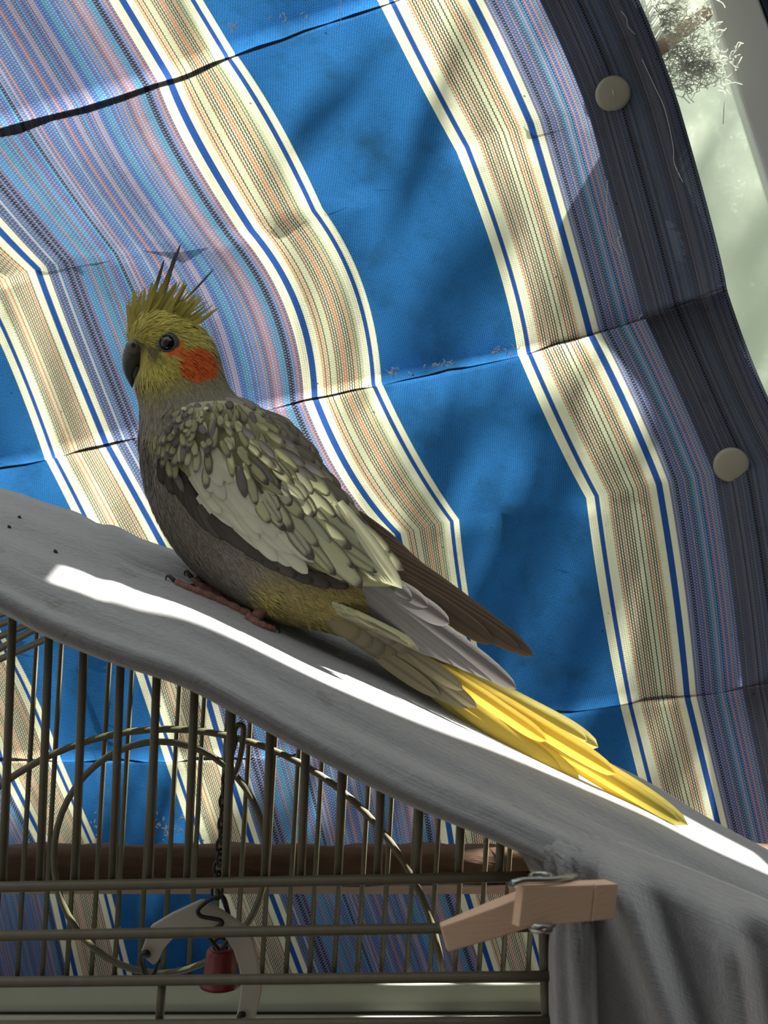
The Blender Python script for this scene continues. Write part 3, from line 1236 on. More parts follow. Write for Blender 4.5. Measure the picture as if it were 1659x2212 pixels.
# a sheet of dense web above the lath
vs, fs, uvs = [], [], []
for i in range(15):
    for j in range(9):
        s, t = i / 14, j / 8
        x = lerp(lerp(1378, 1530, s), lerp(1418, 1520, s), t)
        y = lerp(-60 - 20 * s, lerp(92, 14, s), t)
        vs.append(P(x, y, .710 + .003 * sin(s * 7 + t * 4) + rw.uniform(-.0006, .0006)))
for i in range(14):
    for j in range(8):
        if rw.random() < .06 and j < 3:
            continue
        a = i * 9 + j
        fs.append((a, a + 9, a + 10, a + 1))
sh = mk('web_sheet', vs, fs, M['web'])
sh.parent = web
ORG[sh] = Vector((0, 0, 0))
# wall below the window, behind the cloth
mb = MB()
g = [P(-900, 1890, 1.0), P(500, 1890, .84), P(2200, 1890, .80)]
g2 = [Vector((p.x, p.y, 0.0)) for p in g]
mb.prism([g[0], g[1], g2[1], g2[0]], Vector((.0, .08, 0)))
mb.prism([g[1], g[2], g2[2], g2[1]], Vector((.0, .08, 0)))
tag(mb.build('wall_front', M['wall'], None, smooth=False), kind='structure')

# ================================================================== room: floor, table, and an added slotted panel that shapes the sunlight
mb = MB()
bx(-2.5, 2.5, -2.5, 1.2, -.02, 0)
tag(mb.build('floor', M['floor'], None, smooth=False), kind='structure')
tb = root('cage_table', (0, .52, 0), 'wooden table carrying the bird cage', 'table')
zt = Z0 - .330
mb = MB()
bx(-.42, .42, .36, .64, zt - .02, zt)
bevel(mb.build('table_top', M['table'], tb, smooth=False), .003)
for sx in (-.39, .39):
    for sy in (.39, .61):
        mb = MB()
        bx(sx - .018, sx + .018, sy - .018, sy + .018, 0.0, zt - .02)
        bevel(mb.build('leg', M['table'], tb, smooth=False), .002)

zc = Z0 + PANEL_Z


def to_shade_panel(p):
    t = (zc - p.z) / SUNV.z
    return p + SUNV * t


# added, unseen panel: shades the bird, its slot lets sun onto blanket and tail
G0, G1 = to_shade_panel(P(95, 1278, .432)), to_shade_panel(P(1330, 1720, .470))
gd = (G1 - G0).normalized()
gn = Vector((-gd.y, gd.x, 0))
GW0, GW1 = .0085, .0125
s00, s01 = G0 - gn * GW0, G0 + gn * GW0
s10, s11 = G1 + gd * .10 - gn * .0005, G1 + gd * .10 + gn * .026
front = [Vector((p.x, p.y - .004, zc)) for p in TOPLINE if 0 < p.x < .12]
lx, rx, ny = .0, .65, .465
vs = [Vector((lx, ny, zc)), Vector((rx, ny, zc)), s00, s10, s11, s01]
fl = [Vector((lx, front[0].y, zc))] + front + [Vector((front[-1].x + .02, .72, zc)), Vector((rx, .72, zc))]
k = len(vs)
vs += fl
m = len(fl)
fs = [(0, 1, 3, 2), (0, 2, 5, k), (1, k + m - 1, 4, 3), tuple([5, 4] + [k + m - 1 - i for i in range(m)])]
ce = mk('shade_panel', vs, fs, M['wall'], None, smooth=False)
tag(ce, kind='structure')
# unseen house wall and side walls, dark and close in to cut frontal light
for nm, x0, x1, y0, y1, zz in (('wall_back', -1.15, 1.05, -.80, -.75, 2.7), ('wall_left', -1.15, -1.10, -.75, 1.1, 2.1), ('wall_right', 1.0, 1.05, -.75, .78, 2.1)):
    mb = MB()
    bx(x0, x1, y0, y1, 0, zz)
    tag(mb.build(nm, M['wall'], None, smooth=False), kind='structure')
# added, unseen leaves along the sun's path: they dapple and darken parts of the curtain
rs = random.Random(41)
mb = MB()
cnt = 0
while cnt < 2000:
    x, y = rs.uniform(-100, 1800), rs.uniform(-100, 2150)
    if cnt >= 900:
        y = rs.uniform(1890, 2260)
    dens = .015 + .50 * sm(.35, 1.0, (y / 2212) * .75 + (x / 1659) * .45 - .05) + .3 * exp(-((x - 860) / 110) ** 2 - ((y - 300) / 110) ** 2) + .35 * exp(-((x - 930) / 150) ** 2 - ((y - 1000) / 110) ** 2) + .9 * sm(1780, 1900, y)
    cnt += 1
    if rs.random() > dens or (x < 680 and y < 1000):
        continue
    p = P(x, y, depth0(x) + .01) + SUNV * rs.uniform(1.7, 2.9)
    a = Vector((rs.gauss(0, 1), rs.gauss(0, 1), rs.gauss(0, 1))).normalized()
    b = a.orthogonal().normalized()
    c = a.cross(b)
    L, Wd = rs.uniform(.020, .038), rs.uniform(.008, .014)
    mb.add([p - b * L, p - b * L * .3 + c * Wd + a * .002, p + b * L * .4 + c * Wd * .8 + a * .002, p + b * L, p + b * L * .4 - c * Wd * .8 + a * .002, p - b * L * .3 - c * Wd + a * .002, p - a * .001],
           [(0, 1, 6), (1, 2, 6), (2, 3, 6), (3, 4, 6), (4, 5, 6), (5, 0, 6)])
sunshade = root('leaf_sunshade', (1.45, 1.15, 0), 'unseen leaves and stems added outside the window to shade the curtain', 'sunshade')
lv = mb.build('foliage', M['leaf'], sunshade, smooth=False)
lv['kind'] = 'stuff'
mb = MB()
for (dx, dy, dz) in ((0, 0, 3.0), (-.45, -.1, 2.6), (.35, .1, 3.2), (-.2, .15, 3.4), (.15, -.1, 2.4)):
    mb.tube(catmull([Vector((1.45, 1.15, 0)), Vector((1.45 + dx * .3, 1.15 + dy * .3, 1.2)), Vector((1.45 + dx, 1.15 + dy, dz))], 5), [lerp(.014, .004, i / 10) for i in range(11)], 7)
mb.build('stem', M['bark'], sunshade)

# ================================================================== the cockatiel
DBD = .494                      # depth of the bird's middle
SEC = [  # front/underside outline, back outline, half thickness
    ((322, 672), (368, 674), .0055), ((300, 684), (402, 686), .0105), ((284, 704), (436, 706), .0140), ((276, 730), (457, 730), .0158), ((296, 762), (472, 760), .0168),
    ((303, 795), (482, 795), .0175), ((292, 832), (492, 828), .0180), ((300, 868), (512, 856), .0190), ((303, 905), (545, 872), .0215),
    ((301, 950), (598, 900), .0250), ((304, 1000), (648, 950), .0270), ((315, 1060), (690, 1010), .0280), ((340, 1125), (730, 1065), .0280),
    ((380, 1190), (770, 1115), .0272), ((440, 1252), (800, 1165), .0258), ((508, 1303), (832, 1208), .0235), ((592, 1342), (856, 1245), .0200),
    ((690, 1362), (886, 1290), .0160), ((800, 1398), (935, 1352), .0115), ((880, 1448), (985, 1412), .0080), ((950, 1500), (1018, 1460), .0050)]


def srgb(r, g, b):
    f = lambda c: (c / 255 / 12.92) if c / 255 <= .04045 else ((c / 255 + .055) / 1.055) ** 2.4
    return Vector((f(r), f(g), f(b)))


rn = random.Random(17)
PHS = [(rn.uniform(.01, .06), rn.uniform(.01, .06), rn.uniform(0, 6)) for _ in range(9)]


def wob(x, y):
    return sum(sin(a * x + p) * sin(b * y - p * 2) for a, b, p in PHS) / 4.0


C_GREY = Vector((.225, .200, .170))
C_DARK = Vector((.085, .072, .058))
C_YEL = Vector((.62, .54, .115))
C_PALEY = Vector((.60, .55, .27))
C_ORG = Vector((.86, .155, .030))
C_OLIVE = Vector((.30, .245, .070))
C_NAPE = Vector((.34, .31, .20))


def body_col(px, py):
    n = wob(px, py)
    c = C_GREY.copy()
    c = c.lerp(C_DARK * 1.6, .35 * sm(.1, .8, n))
    # darker breast, yellowish marks at the shoulder
    c = c.lerp(Vector((.155, .135, .110)), .7 * sm(1000, 1120, py) * sm(560, 420, px))
    c = c.lerp(C_PALEY, .45 * exp(-((px - 335) / 20) ** 2 - ((py - 935) / 22) ** 2))
    c = c.lerp(C_DARK, .8 * exp(-((px - 318 - (py - 980) * .08) / 9) ** 2) * sm(915, 960, py) * sm(1060, 1000, py))
    # olive belly, vent and thighs
    ol = sm(470, 610, px) * sm(1180, 1290, py + (px - 560) * .05)
    c = c.lerp(C_OLIVE, .85 * ol)
    c = c.lerp(C_PALEY * .8, .45 * ol * sm(.15, .7, n))
    c = c.lerp(C_YEL * .75, .7 * exp(-((px - 555) / 22) ** 2 - ((py - 1300) / 40) ** 2))
    # mantle
    c = c.lerp(Vector((.27, .24, .185)), .6 * sm(840, 880, py) * sm(430, 520, px) * sm(1160, 1000, py))
    # head: yellow mask fading to grey behind and below
    hd = sm(890, 805, py + (px - 330) * .12)
    yl = hd * sm(470, 385, px - (770 - py) * .75) * lerp(1, .75, sm(790, 850, py))
    yl = max(yl, sm(730, 690, py + (px - 380) * .25))
    c = c.lerp(C_NAPE, hd * .9)
    c = c.lerp(C_YEL, yl * .95)
    c = c.lerp(C_YEL * .62, .35 * sm(.0, .7, wob(px * 2, py * 2)) * yl)
    c = c.lerp(Vector((.34, .29, .12)), .6 * sm(790, 850, py) * hd)
    # lores and rim of the beak
    c = c.lerp(Vector((.10, .085, .045)), .85 * exp(-((px - 322) / 26) ** 2 - ((py - 757) / 19) ** 2))
    # ear patch
    ex, ey = px - 420 - (py - 782) * .10, py - 781
    q = sqrt((ex / 43) ** 2 + (ey / 37) ** 2) + .07 * wob(px * 2.4, py * 2.4)
    c = c.lerp(C_ORG, .96 * sm(1.12, .88, q))
    return c


def spline_sections(k):
    fr = catmull([Vector((a[0], a[1], 0)) for a, b, w_ in SEC], k)
    bk = catmull([Vector((b[0], b[1], 0)) for a, b, w_ in SEC], k)
    ww = catmull([Vector((w_, 0, 0)) for a, b, w_ in SEC], k)
    return [(f, b, x.x) for f, b, x in zip(fr, bk, ww)]


bird = root('cockatiel', P(560, 1365, .47), 'grey and yellow cockatiel with raised crest and orange cheek standing on the blanket', 'bird')
NR = 72
vs, cols, fs = [], [], []
secs = spline_sections(7)
for (f, b, wd) in secs:
    c, h = (f + b) / 2, (b - f) / 2
    for j in range(NR):
        a = 2 * pi * j / NR
        ca, sa = cos(a), sin(a)
        x, y = c.x + h.x * ca, c.y + h.y * ca
        d = DBD + wd * sa * (1 - .06 * ca)
        p = P(x, y, DBD)
        p = P(x, y, DBD) + Vector((0, d - DBD, 0))
        vs.append(p)
        cols.append(body_col(x, y))
m = len(secs)
for i in range(m - 1):
    for j in range(NR):
        j2 = (j + 1) % NR
        fs.append((i * NR + j, i * NR + j2, (i + 1) * NR + j2, (i + 1) * NR + j))
# rounded caps
for (i, (dx, dy)) in ((0, (0, -9)), (m - 1, (22, 22))):
    f, b, wd = secs[i]
    c = (f + b) / 2
    k = len(vs)
    vs.append(P(c.x + dx, c.y + dy, DBD))
    cols.append(body_col(c.x, c.y))
    for j in range(NR):
        j2 = (j + 1) % NR
        fs.append((k, i * NR + j2, i * NR + j) if i == 0 else (k, i * NR + j, i * NR + j2))
body = mk('body', vs, fs, M['body'], bird, cols=cols)
body_bvh = bvh_of(body)


def body_hit(px, py):
    h, n = shoot(body_bvh, px, py)
    if h and n.dot(h - Vector((0, 0, Z0))) > 0:
        n = -n
    return h, n


# ---- short contour feathers that give the body its soft surface
def flow(px, py):
    """direction the plumage lies in, in pixels"""
    if py < 870:
        hx, hy = px - 285, py - 735
        l = sqrt(hx * hx + hy * hy) + 1e-6
        a = Vector((hx / l, hy / l, 0))
        dn = Vector((.25, .97, 0))
        t = sm(760, 880, py)
        return (a.lerp(dn, .25 + .65 * t)).normalized()
    t = sm(880, 1300, py)
    return Vector((lerp(.18, .80, t), lerp(.98, .60, t), 0)).normalized()


fv, ff, fc = [], [], []


def strand(px, py, L, W, lift, col, jit=.25, d=None, nseg=3):
    h, n = body_hit(px, py)
    if not h:
        return
    fl = flow(px, py)
    a = rn.gauss(0, jit)
    fl = Vector((fl.x * cos(a) - fl.y * sin(a), fl.x * sin(a) + fl.y * cos(a), 0))
    k = F / h.y
    t3 = Vector((fl.x, 0, -fl.y))
    t3 = (t3 - n * t3.dot(n))
    if t3.length < .05:
        return
    t3.normalize()
    sd = t3.cross(n).normalized()
    base = len(fv)
    for s in range(nseg + 1):
        t = s / nseg
        w_ = W * (1 - .15 * t) * (1 if s < nseg else .12) * (.7 if s == 0 else 1)
        q = h + t3 * (L * t) + n * (.0001 + lift * t)
        # follow the curved body: pull towards it
        fv.append(q - sd * w_)
        fv.append(q + sd * w_)
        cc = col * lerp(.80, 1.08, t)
        fc.append(cc)
        fc.append(cc)
    for s in range(nseg):
        b = base + 2 * s
        ff.append((b, b + 1, b + 3, b + 2))


cnt = 0
while cnt < 24000:
    px, py = rn.uniform(262, 1010), rn.uniform(668, 1500)
    h, n = body_hit(px, py)
    if not h:
        continue
    cnt += 1
    if (px - 361) ** 2 + (py - 741) ** 2 < 29 ** 2:
        continue
    if px < 322 and 738 < py < 838 and (px - 268) < 50 - max(0, py - 780) * .7:
        continue
    col = body_col(px, py)
    jv = rn.uniform(.80, 1.2)
    col = Vector((col.x * jv, col.y * jv, col.z * jv * rn.uniform(.85, 1.1)))
    if py < 870:
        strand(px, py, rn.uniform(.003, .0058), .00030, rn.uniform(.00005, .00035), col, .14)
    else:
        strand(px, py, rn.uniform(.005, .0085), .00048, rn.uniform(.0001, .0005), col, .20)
# ragged fringe at the vent and thigh, and along the nape
for i in range(260):
    u_ = rn.random()
    if u_ < .55:
        px = rn.uniform(590, 720)
        py = interp([(590, 1335), (640, 1346), (690, 1356), (720, 1366)], px) - rn.uniform(2, 30)
        col = body_col(px, py) * rn.uniform(.6, 1.2)
        strand(px, py, rn.uniform(.006, .011), .0008, .0004, col, .30)
    elif u_ < .75:
        px, py = rn.uniform(490, 580), rn.uniform(840, 890)
        strand(px, py, rn.uniform(.005, .009), .0007, rn.uniform(.0006, .002), Vector((.25, .22, .17)) * rn.uniform(.6, 1.2), .3)
    else:
        px, py = rn.uniform(520, 590), rn.uniform(1270, 1318)
        strand(px, py, rn.uniform(.005, .008), .0008, .0010, body_col(px, py) * rn.uniform(.7, 1.3), .3)
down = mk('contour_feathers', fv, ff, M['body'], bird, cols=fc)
down['kind'] = 'stuff'


# ---- blade feathers
def blade(base, tip, width, colf, mat, parent, name='feather', nrm=None, sag=0.0, camber=.05, na=9, nc=7, point=.5, basew=.45, sweep=0.0):
    """a vane from base to tip (world points): width in metres, colf(t, u) -> colour"""
    ax = tip - base
    L = ax.length
    ax.normalize()
    nrm = (nrm or Vector((0, -1, 0)))
    nrm = (nrm - ax * nrm.dot(ax)).normalized()
    sd = ax.cross(nrm).normalized()
    vs, fs, cl, uv = [], [], [], []
    for i in range(na + 1):
        t = i / na
        tt = 1 - (1 - t) ** 1.25
        w_ = lerp(basew, 1, min(1, tt / .45) ** .8)
        if tt > 1 - point:
            q = (tt - (1 - point)) / point
            w_ *= sqrt(max(0.0, 1 - q * q)) * .97 + .03
        c = base + ax * (L * tt) + nrm * (sag * sin(pi * tt)) + sd * (sweep * tt * tt)
        for j in range(nc):
            u = -1 + 2 * j / (nc - 1)
            vs.append(c + sd * (u * w_ * width / 2) + nrm * (camber * width * (1 - u * u) * w_))
            cl.append(colf(tt, u))
            uv.append((u, tt * L / .03))
    for i in range(na):
        for j in range(nc - 1):
            a = i * nc + j
            fs.append((a, a + 1, a + nc + 1, a + nc))
    return mk(name, vs, fs, mat, parent, uv=uv, cols=cl)


# ---- near wing: a bulging base that carries the feathers
WS = [((378, 945), (432, 880)), ((372, 985), (522, 880)), ((392, 1040), (602, 930)), ((430, 1098), (660, 1000)), ((492, 1150), (716, 1068)),
      ((566, 1200), (770, 1128)), ((650, 1240), (822, 1188)), ((742, 1258), (852, 1232)), ((832, 1262), (866, 1256))]
WF = catmull([Vector((a[0], a[1], 0)) for a, b in WS], 8)
WB = catmull([Vector((b[0], b[1], 0)) for a, b in WS], 8)
NWS = len(WF) - 1


def wing_pt(s, t, lift=0.0):
    """s 0..1 along the wing, t 0 lower edge .. 1 upper edge; returns world point on the bulge"""
    q = max(0, min(1, s)) * NWS
    i = min(int(q), NWS - 1)
    f = WF[i].lerp(WF[i + 1], q - i)
    b = WB[i].lerp(WB[i + 1], q - i)
    p = f.lerp(b, t)
    ed = sqrt(max(0, 1 - (2 * t - 1) ** 2 * .88))
    wd = lerp(.0205, .0325, ed) * (1 - .30 * s * s)
    if s < .12:
        wd *= lerp(.90, 1, s / .12)
    return P(p.x, p.y, DBD) + Vector((0, -(wd + lift), 0))


vs, fs = [], []
nt_ = 20
wc = []
for i in range(NWS + 1):
    for j in range(nt_ + 1):
        vs.append(wing_pt(i / NWS, j / nt_, -.0012))
        wc.append(Vector((.36, .345, .20)))
for i in range(NWS):
    for j in range(nt_):
        a = i * (nt_ + 1) + j
        fs.append((a, a + nt_ + 1, a + nt_ + 2, a + 1))
# edge skirts back to the body so that the wing has depth
for j0 in (0, nt_):
    k = len(vs)
    for i in range(NWS + 1):
        p = vs[i * (nt_ + 1) + j0]
        vs.append(p + Vector((0, .012, 0)))
        wc.append(Vector((.12, .10, .08)))
    for i in range(NWS):
        a = i * (nt_ + 1) + j0
        fs.append((a, a + nt_ + 1, k + i + 1, k + i))
wing = mk('wing', vs, fs, M['body'], bird, cols=wc)

WHITE = Vector((.80, .81, .66))
CREAM = Vector((.72, .74, .43))
WGREY = Vector((.30, .285, .275))
RIM = Vector((.115, .098, .080))


def scale_col(center, rim, rimw, tiponly=False, shaft=None, base=None):
    def f(t, u):
        e = max(abs(u) ** 1.15, sm(1 - rimw * 1.5, 1.0, t) if t > .5 else 0)
        c = center.lerp(rim, sm(1 - rimw - .10, 1 - rimw * .45, e))
        if base is not None:
            c = base.lerp(c, sm(.1, .45, t))
        if shaft is not None:
            c = c.lerp(shaft, .8 * exp(-(u / .16) ** 2) * sm(.05, .3, t) * sm(1.0, .8, t))
        return c
    return f


def pale_col(c0, edge, amt):
    def f(t, u):
        c = c0 * lerp(.92, 1.05, t)
        return c.lerp(edge, amt * sm(.75, 1.0, abs(u)) + .25 * amt * sm(.85, 1, t))
    return f


def flow_w(s):
    a = lerp(1.08, .55, min(1, s * 1.25))      # image angle below horizontal
    return cos(a), sin(a)


def wing_feather(s, t, Lpx, Wpx, colf, lift0=.0004, lift1=.0030, turn=0.0, name='feather', camber=.055, point=.5, na=8, nc=7, mat='feather'):
    b = wing_pt(s, t, lift0)
    bx_, by_ = pix(b)
    fx, fy = flow_w(s)
    a = turn
    fx, fy = fx * cos(a) - fy * sin(a), fx * sin(a) + fy * cos(a)
    ex, ey = bx_ + fx * Lpx, by_ + fy * Lpx
    # depth of the wing under the tip
    s2 = min(1, s + Lpx / 620.0)
    p2 = wing_pt(s2, t, lift1)
    hb, _ = body_hit(ex, ey)
    ty = min(p2.y, hb.y - .0016) if hb else p2.y
    tip = P(ex, ey, DBD) + Vector((0, ty - DBD, 0))
    return blade(b, tip, Wpx / 4850.0, colf, M[mat], wing, name, camber=camber, point=point, na=na, nc=nc)


rf = random.Random(29)
lift = 0.0
# flight feathers first (lowest layer), then ever shorter coverts over them
for k in range(5):       # dark secondaries under the lower edge
    t = k / 4
    bx0, by0 = lerp(540, 640, t), lerp(1185, 1185, t)
    ex, ey = lerp(700, 782, t), lerp(1266, 1240, t)
    blade(P(bx0, by0, DBD) + Vector((0, -.0240, 0)), P(ex, ey, DBD) + Vector((0, -.0220 - .0012 * t, 0)), 34 / 4850,
          scale_col(Vector((.125, .108, .092)).lerp(Vector((.22, .195, .17)), t), RIM * .7, .22), M['feather'], wing, 'secondary_feather', point=.35)
for k in range(16):  # near-black feathers put in for the shadowed gap below the wing edge
    s_ = lerp(.02, .78, k / 15)
    q = s_ * NWS
    i0 = min(int(q), NWS - 1)
    f0 = WF[i0].lerp(WF[i0 + 1], q - i0)
    tn = (WF[i0 + 1] - WF[i0]).normalized()
    an = math.atan2(tn.y, tn.x) - .04
    L_ = 92
    ax_, ay_ = f0.x - 6 - tn.y * -8, f0.y - 6
    off = Vector((-tn.y, tn.x, 0)) * 9
    bx_, by_ = ax_ + cos(an) * L_ + off.x, ay_ + sin(an) * L_ + off.y
    h1, _ = body_hit(ax_, ay_)
    h2, _ = body_hit(bx_, by_)
    d1 = (h1.y if h1 else DBD - .02) - .0022
    d2 = (h2.y if h2 else DBD - .018) - .0024
    blade(P(ax_, ay_, d1), P(bx_, by_, d2), lerp(44, 22, s_) / 4850, scale_col(Vector((.085, .072, .060)) * rf.uniform(.8, 1.3), RIM * .4, .25), M['feather'], wing, 'shadow_gap_feather', point=.5)
# pale inner flight feathers reaching the wing tip
for k in range(10):
    t = k / 9
    bx0, by0 = lerp(640, 738, t), lerp(1110, 1085, t)
    ex, ey = lerp(800, 866, t), lerp(1240, 1262, t)
    c0 = WHITE.lerp(CREAM, .35 + .3 * rf.random())
    stripe = RIM * 1.6

    def cf(tt, u, c0=c0, k=k):
        c = c0.lerp(WGREY, .5 * sm(.85, 1, abs(u)))
        c = c.lerp(stripe, .85 * exp(-((u - .40 + .25 * (k % 2)) / .26) ** 2) * sm(.05, .2, tt) * sm(.98, .8, tt))
        return c
    blade(P(bx0, by0, DBD) + Vector((0, -.0262, 0)), P(ex, ey, DBD) + Vector((0, -.0226 - .0006 * k, 0)), 34 / 4850, cf, M['feather'], wing,
          'flight_feather', point=.45, na=12, nc=9)
# big pale greater coverts: the white wing patch
rows_w = [(.52, .10, .52, 6, 135, 34), (.44, .09, .55, 8, 150, 34), (.36, .10, .54, 8, 150, 33), (.28, .15, .52, 7, 140, 32), (.21, .24, .50, 5, 120, 30)]
for (s, t0, t1, n, L, W) in rows_w:
    for k in range(n):
        t = lerp(t0, t1, (k + .5) / n)
        low = sm(.30, .10, t)
        c0 = WHITE.lerp(CREAM, rf.uniform(0, .35)) * rf.uniform(.92, 1.05)
        wing_feather(s + rf.uniform(-.015, .015), t, L * rf.uniform(.9, 1.1) * (1 - .22 * low), W * rf.uniform(.9, 1.1),
                     pale_col(c0, WGREY * 1.4, rf.uniform(.15, .55)), .0004, .0015, rf.uniform(-.10, .06) - .22 * low, 'covert_feather', na=10, point=.45)
# upper, patterned scapulars: cream with a dark outline
rows_s = [(.66, .50, 1.0, 4, 135, 40), (.58, .48, 1.0, 5, 125, 37), (.52, .48, 1.0, 6, 105, 34), (.46, .48, 1.0, 7, 88, 31), (.41, .46, 1.0, 8, 74, 29)]
for (s, t0, t1, n, L, W) in rows_s:
    for k in range(n):
        t = lerp(t0, t1, (k + .5) / n)
        c0 = CREAM.lerp(WHITE, rf.uniform(0, .6)) * rf.uniform(.8, 1.05)
        wing_feather(s + rf.uniform(-.02, .02), t, L * rf.uniform(.85, 1.12), W * rf.uniform(.85, 1.1),
                     scale_col(c0, RIM * rf.uniform(.9, 1.6), rf.uniform(.22, .40), shaft=(RIM * 2 if rf.random() < .3 else None)), .0008, .0019, rf.uniform(-.14, .12), 'scapular_feather', na=9, nc=9, point=.75)
# small mottled shoulder coverts
rows_c = [(.36, .46, 1.0, 11, 76, 21), (.31, .40, 1.0, 13, 70, 20), (.265, .30, 1.0, 14, 64, 19), (.22, .05, 1.0, 17, 58, 18), (.18, .02, 1.0, 18, 52, 17), (.145, .02, 1.0, 18, 48, 16),
          (.11, .02, 1.0, 17, 46, 16), (.075, .02, 1.0, 14, 42, 15), (.04, .04, 1.0, 11, 38, 15), (.005, .1, .95, 8, 34, 14)]
for (s, t0, t1, n, L, W) in rows_c:
    for k in range(n):
        t = lerp(t0, t1, (k + rf.uniform(.25, .75)) / n)
        if .20 < s < .37 and .10 < t < .54 and rf.random() < .92:
            continue
        c0 = CREAM.lerp(Vector((.50, .49, .27)), rf.random()) * rf.uniform(.70, 1.05)
        if rf.random() < .16 + .25 * sm(.12, .0, s):
            c0 = WGREY * rf.uniform(.6, 1.0)
        wing_feather(s + rf.uniform(-.012, .012), t, L * rf.uniform(.8, 1.25), W * rf.uniform(.8, 1.15),
                     scale_col(c0, RIM * rf.uniform(1.0, 1.9), rf.uniform(.24, .48)), .0010, .0019, rf.uniform(-.40, .30), 'shoulder_feather', na=8, nc=9, point=.72)

# ---- mantle and back: grey-brown feathers above the wing
for k in range(34):
    s = k / 33
    for jj in range(2):
        x = lerp(470, 800, s) + rf.uniform(-8, 8) + jj * 14
        y = interp([(440, 872), (520, 885), (600, 925), (660, 985), (720, 1060), (800, 1150)], x) + rf.uniform(-8, 14) + jj * 12 - 12
        h, n = body_hit(x, y)
        if not h:
            continue
        a = lerp(.62, .86, s) + rf.uniform(-.1, .1)
        L = lerp(48, 80, s) * rf.uniform(.85, 1.15)
        x2, y2 = x + cos(a) * L, y + sin(a) * L
        h2, n2 = body_hit(x2, y2)
        q = h2 + n2 * .0022 if h2 else P(x2, y2, h.y + .003)
        base_c = Vector((.31, .275, .215)) * rf.uniform(.75, 1.2)
        cf = scale_col(base_c.lerp(CREAM * .8, .55 if rf.random() < .33 else .05), RIM * 1.2, .22)
        blade(h + n * .0006, q, lerp(24, 30, s) / 4850, cf, M['feather'], bird, 'mantle_feather', nrm=(n + Vector((0, -1, 0))).normalized(), na=7, nc=7)

# ---- folded primaries of the near wing (grey), far wing (brown)
PG, PGD = Vector((.265, .25, .245)), Vector((.15, .135, .12))


def prim_col(c0, edge, lo):
    def f(t, u):
        c = c0.lerp(lo, sm(.35, -1, u) * .5)
        c = c.lerp(edge, .6 * sm(.82, 1, abs(u)))
        c = c.lerp(RIM * .8, .7 * exp(-(u / .07) ** 2))
        return c
    return f


prim = [((700, 1215), (905, 1385), 60), ((720, 1220), (945, 1405), 58), ((735, 1222), (985, 1420), 56), ((745, 1222), (1030, 1440), 54), ((755, 1225), (1066, 1456), 50), ((765, 1226), (1105, 1474), 46),
        ((770, 1222), (965, 1338), 46), ((775, 1222), (920, 1303), 44), ((785, 1222), (886, 1290), 40)]
for i, (a, b, wd) in enumerate(prim):
    yb = .0188 + (.0006 * i if i < 6 else .0040 + .0006 * (i - 6))
    blade(P(a[0], a[1], DBD) + Vector((0, -.0165 - .0003 * i, 0)), P(b[0], b[1], DBD) + Vector((0, -yb + .004, 0)), wd / 4850,
          prim_col(PG * lerp(.92, 1.05, i / 8), PG * 1.35, PGD), M['feather'], bird, 'primary_feather', point=.32, na=14, nc=9, camber=.08)
BR, BRD = Vector((.165, .115, .075)), Vector((.075, .055, .040))
far = [((770, 1110), (905, 1240), 44), ((780, 1130), (960, 1290), 48), ((790, 1150), (1010, 1325), 50), ((800, 1165), (1060, 1352), 50), ((805, 1175), (1100, 1378), 48), ((812, 1190), (1138, 1402), 44),
       ((820, 1205), (1150, 1415), 42), ((830, 1222), (1120, 1404), 40), ((850, 1240), (1060, 1385), 44)]
for i, (a, b, wd) in enumerate(far):
    blade(P(a[0], a[1], DBD) + Vector((0, .0060 - .0006 * i, 0)), P(b[0], b[1], DBD) + Vector((0, .004 - .0014 * i, 0)), wd / 4850,
          prim_col(BR * lerp(.9, 1.25, i / 8), Vector((.40, .26, .17)), BRD), M['feather'], bird, 'primary_feather', point=.30, na=14, nc=9, camber=.08)

# ---- barred cream strip of flank and rump feathers under the primaries
for i in range(9):
    t = i / 8
    a = (lerp(642, 770, t), lerp(1262, 1312, t))
    b = (lerp(770, 965, t), lerp(1332, 1424, t))
    c0 = CREAM * rf.uniform(.75, .95)

    def cf(tt, u, c0=c0, i=i):
        c = c0.lerp(RIM * 1.7, .75 * sm(.1, .6, sin(tt * 26 + u * 3 + i)) * sm(-.2, .6, u))
        return c.lerp(RIM * 1.4, .8 * sm(.75, 1, u))
    blade(P(a[0], a[1], DBD) + Vector((0, -.0205, 0)), P(b[0], b[1], DBD) + Vector((0, -.0175 + .004 * t, 0)), 19 / 4850, cf, M['feather'], bird, 'rump_feather', na=16, nc=7, camber=.1)
for i in range(7):
    t = i / 6
    a = (lerp(620, 800, t), lerp(1252, 1336, t))
    b = (lerp(800, 1000, t), lerp(1345, 1436, t))
    cf = prim_col((CREAM * .7 if i % 2 else Vector((.32, .29, .20))), CREAM, Vector((.3, .26, .14)))
    blade(P(a[0], a[1], DBD) + Vector((0, -.0195, 0)), P(b[0], b[1], DBD) + Vector((0, -.0150 + .003 * t, 0)), 20 / 4850, cf, M['feather'], bird, 'rump_feather', na=12, nc=7, camber=.1)

# ---- tail
ht, _ = shoot(bl_bvh, 1478, 1790)
d_tip = (ht.y if ht else .485) - .0045


def tail_d(x, near=0.0):
    return lerp(DBD - .010, d_tip, sm(820, 1480, x)) - near


YT, YO, YG = Vector((.86, .66, .10)), Vector((.50, .42, .08)), Vector((.78, .70, .22))


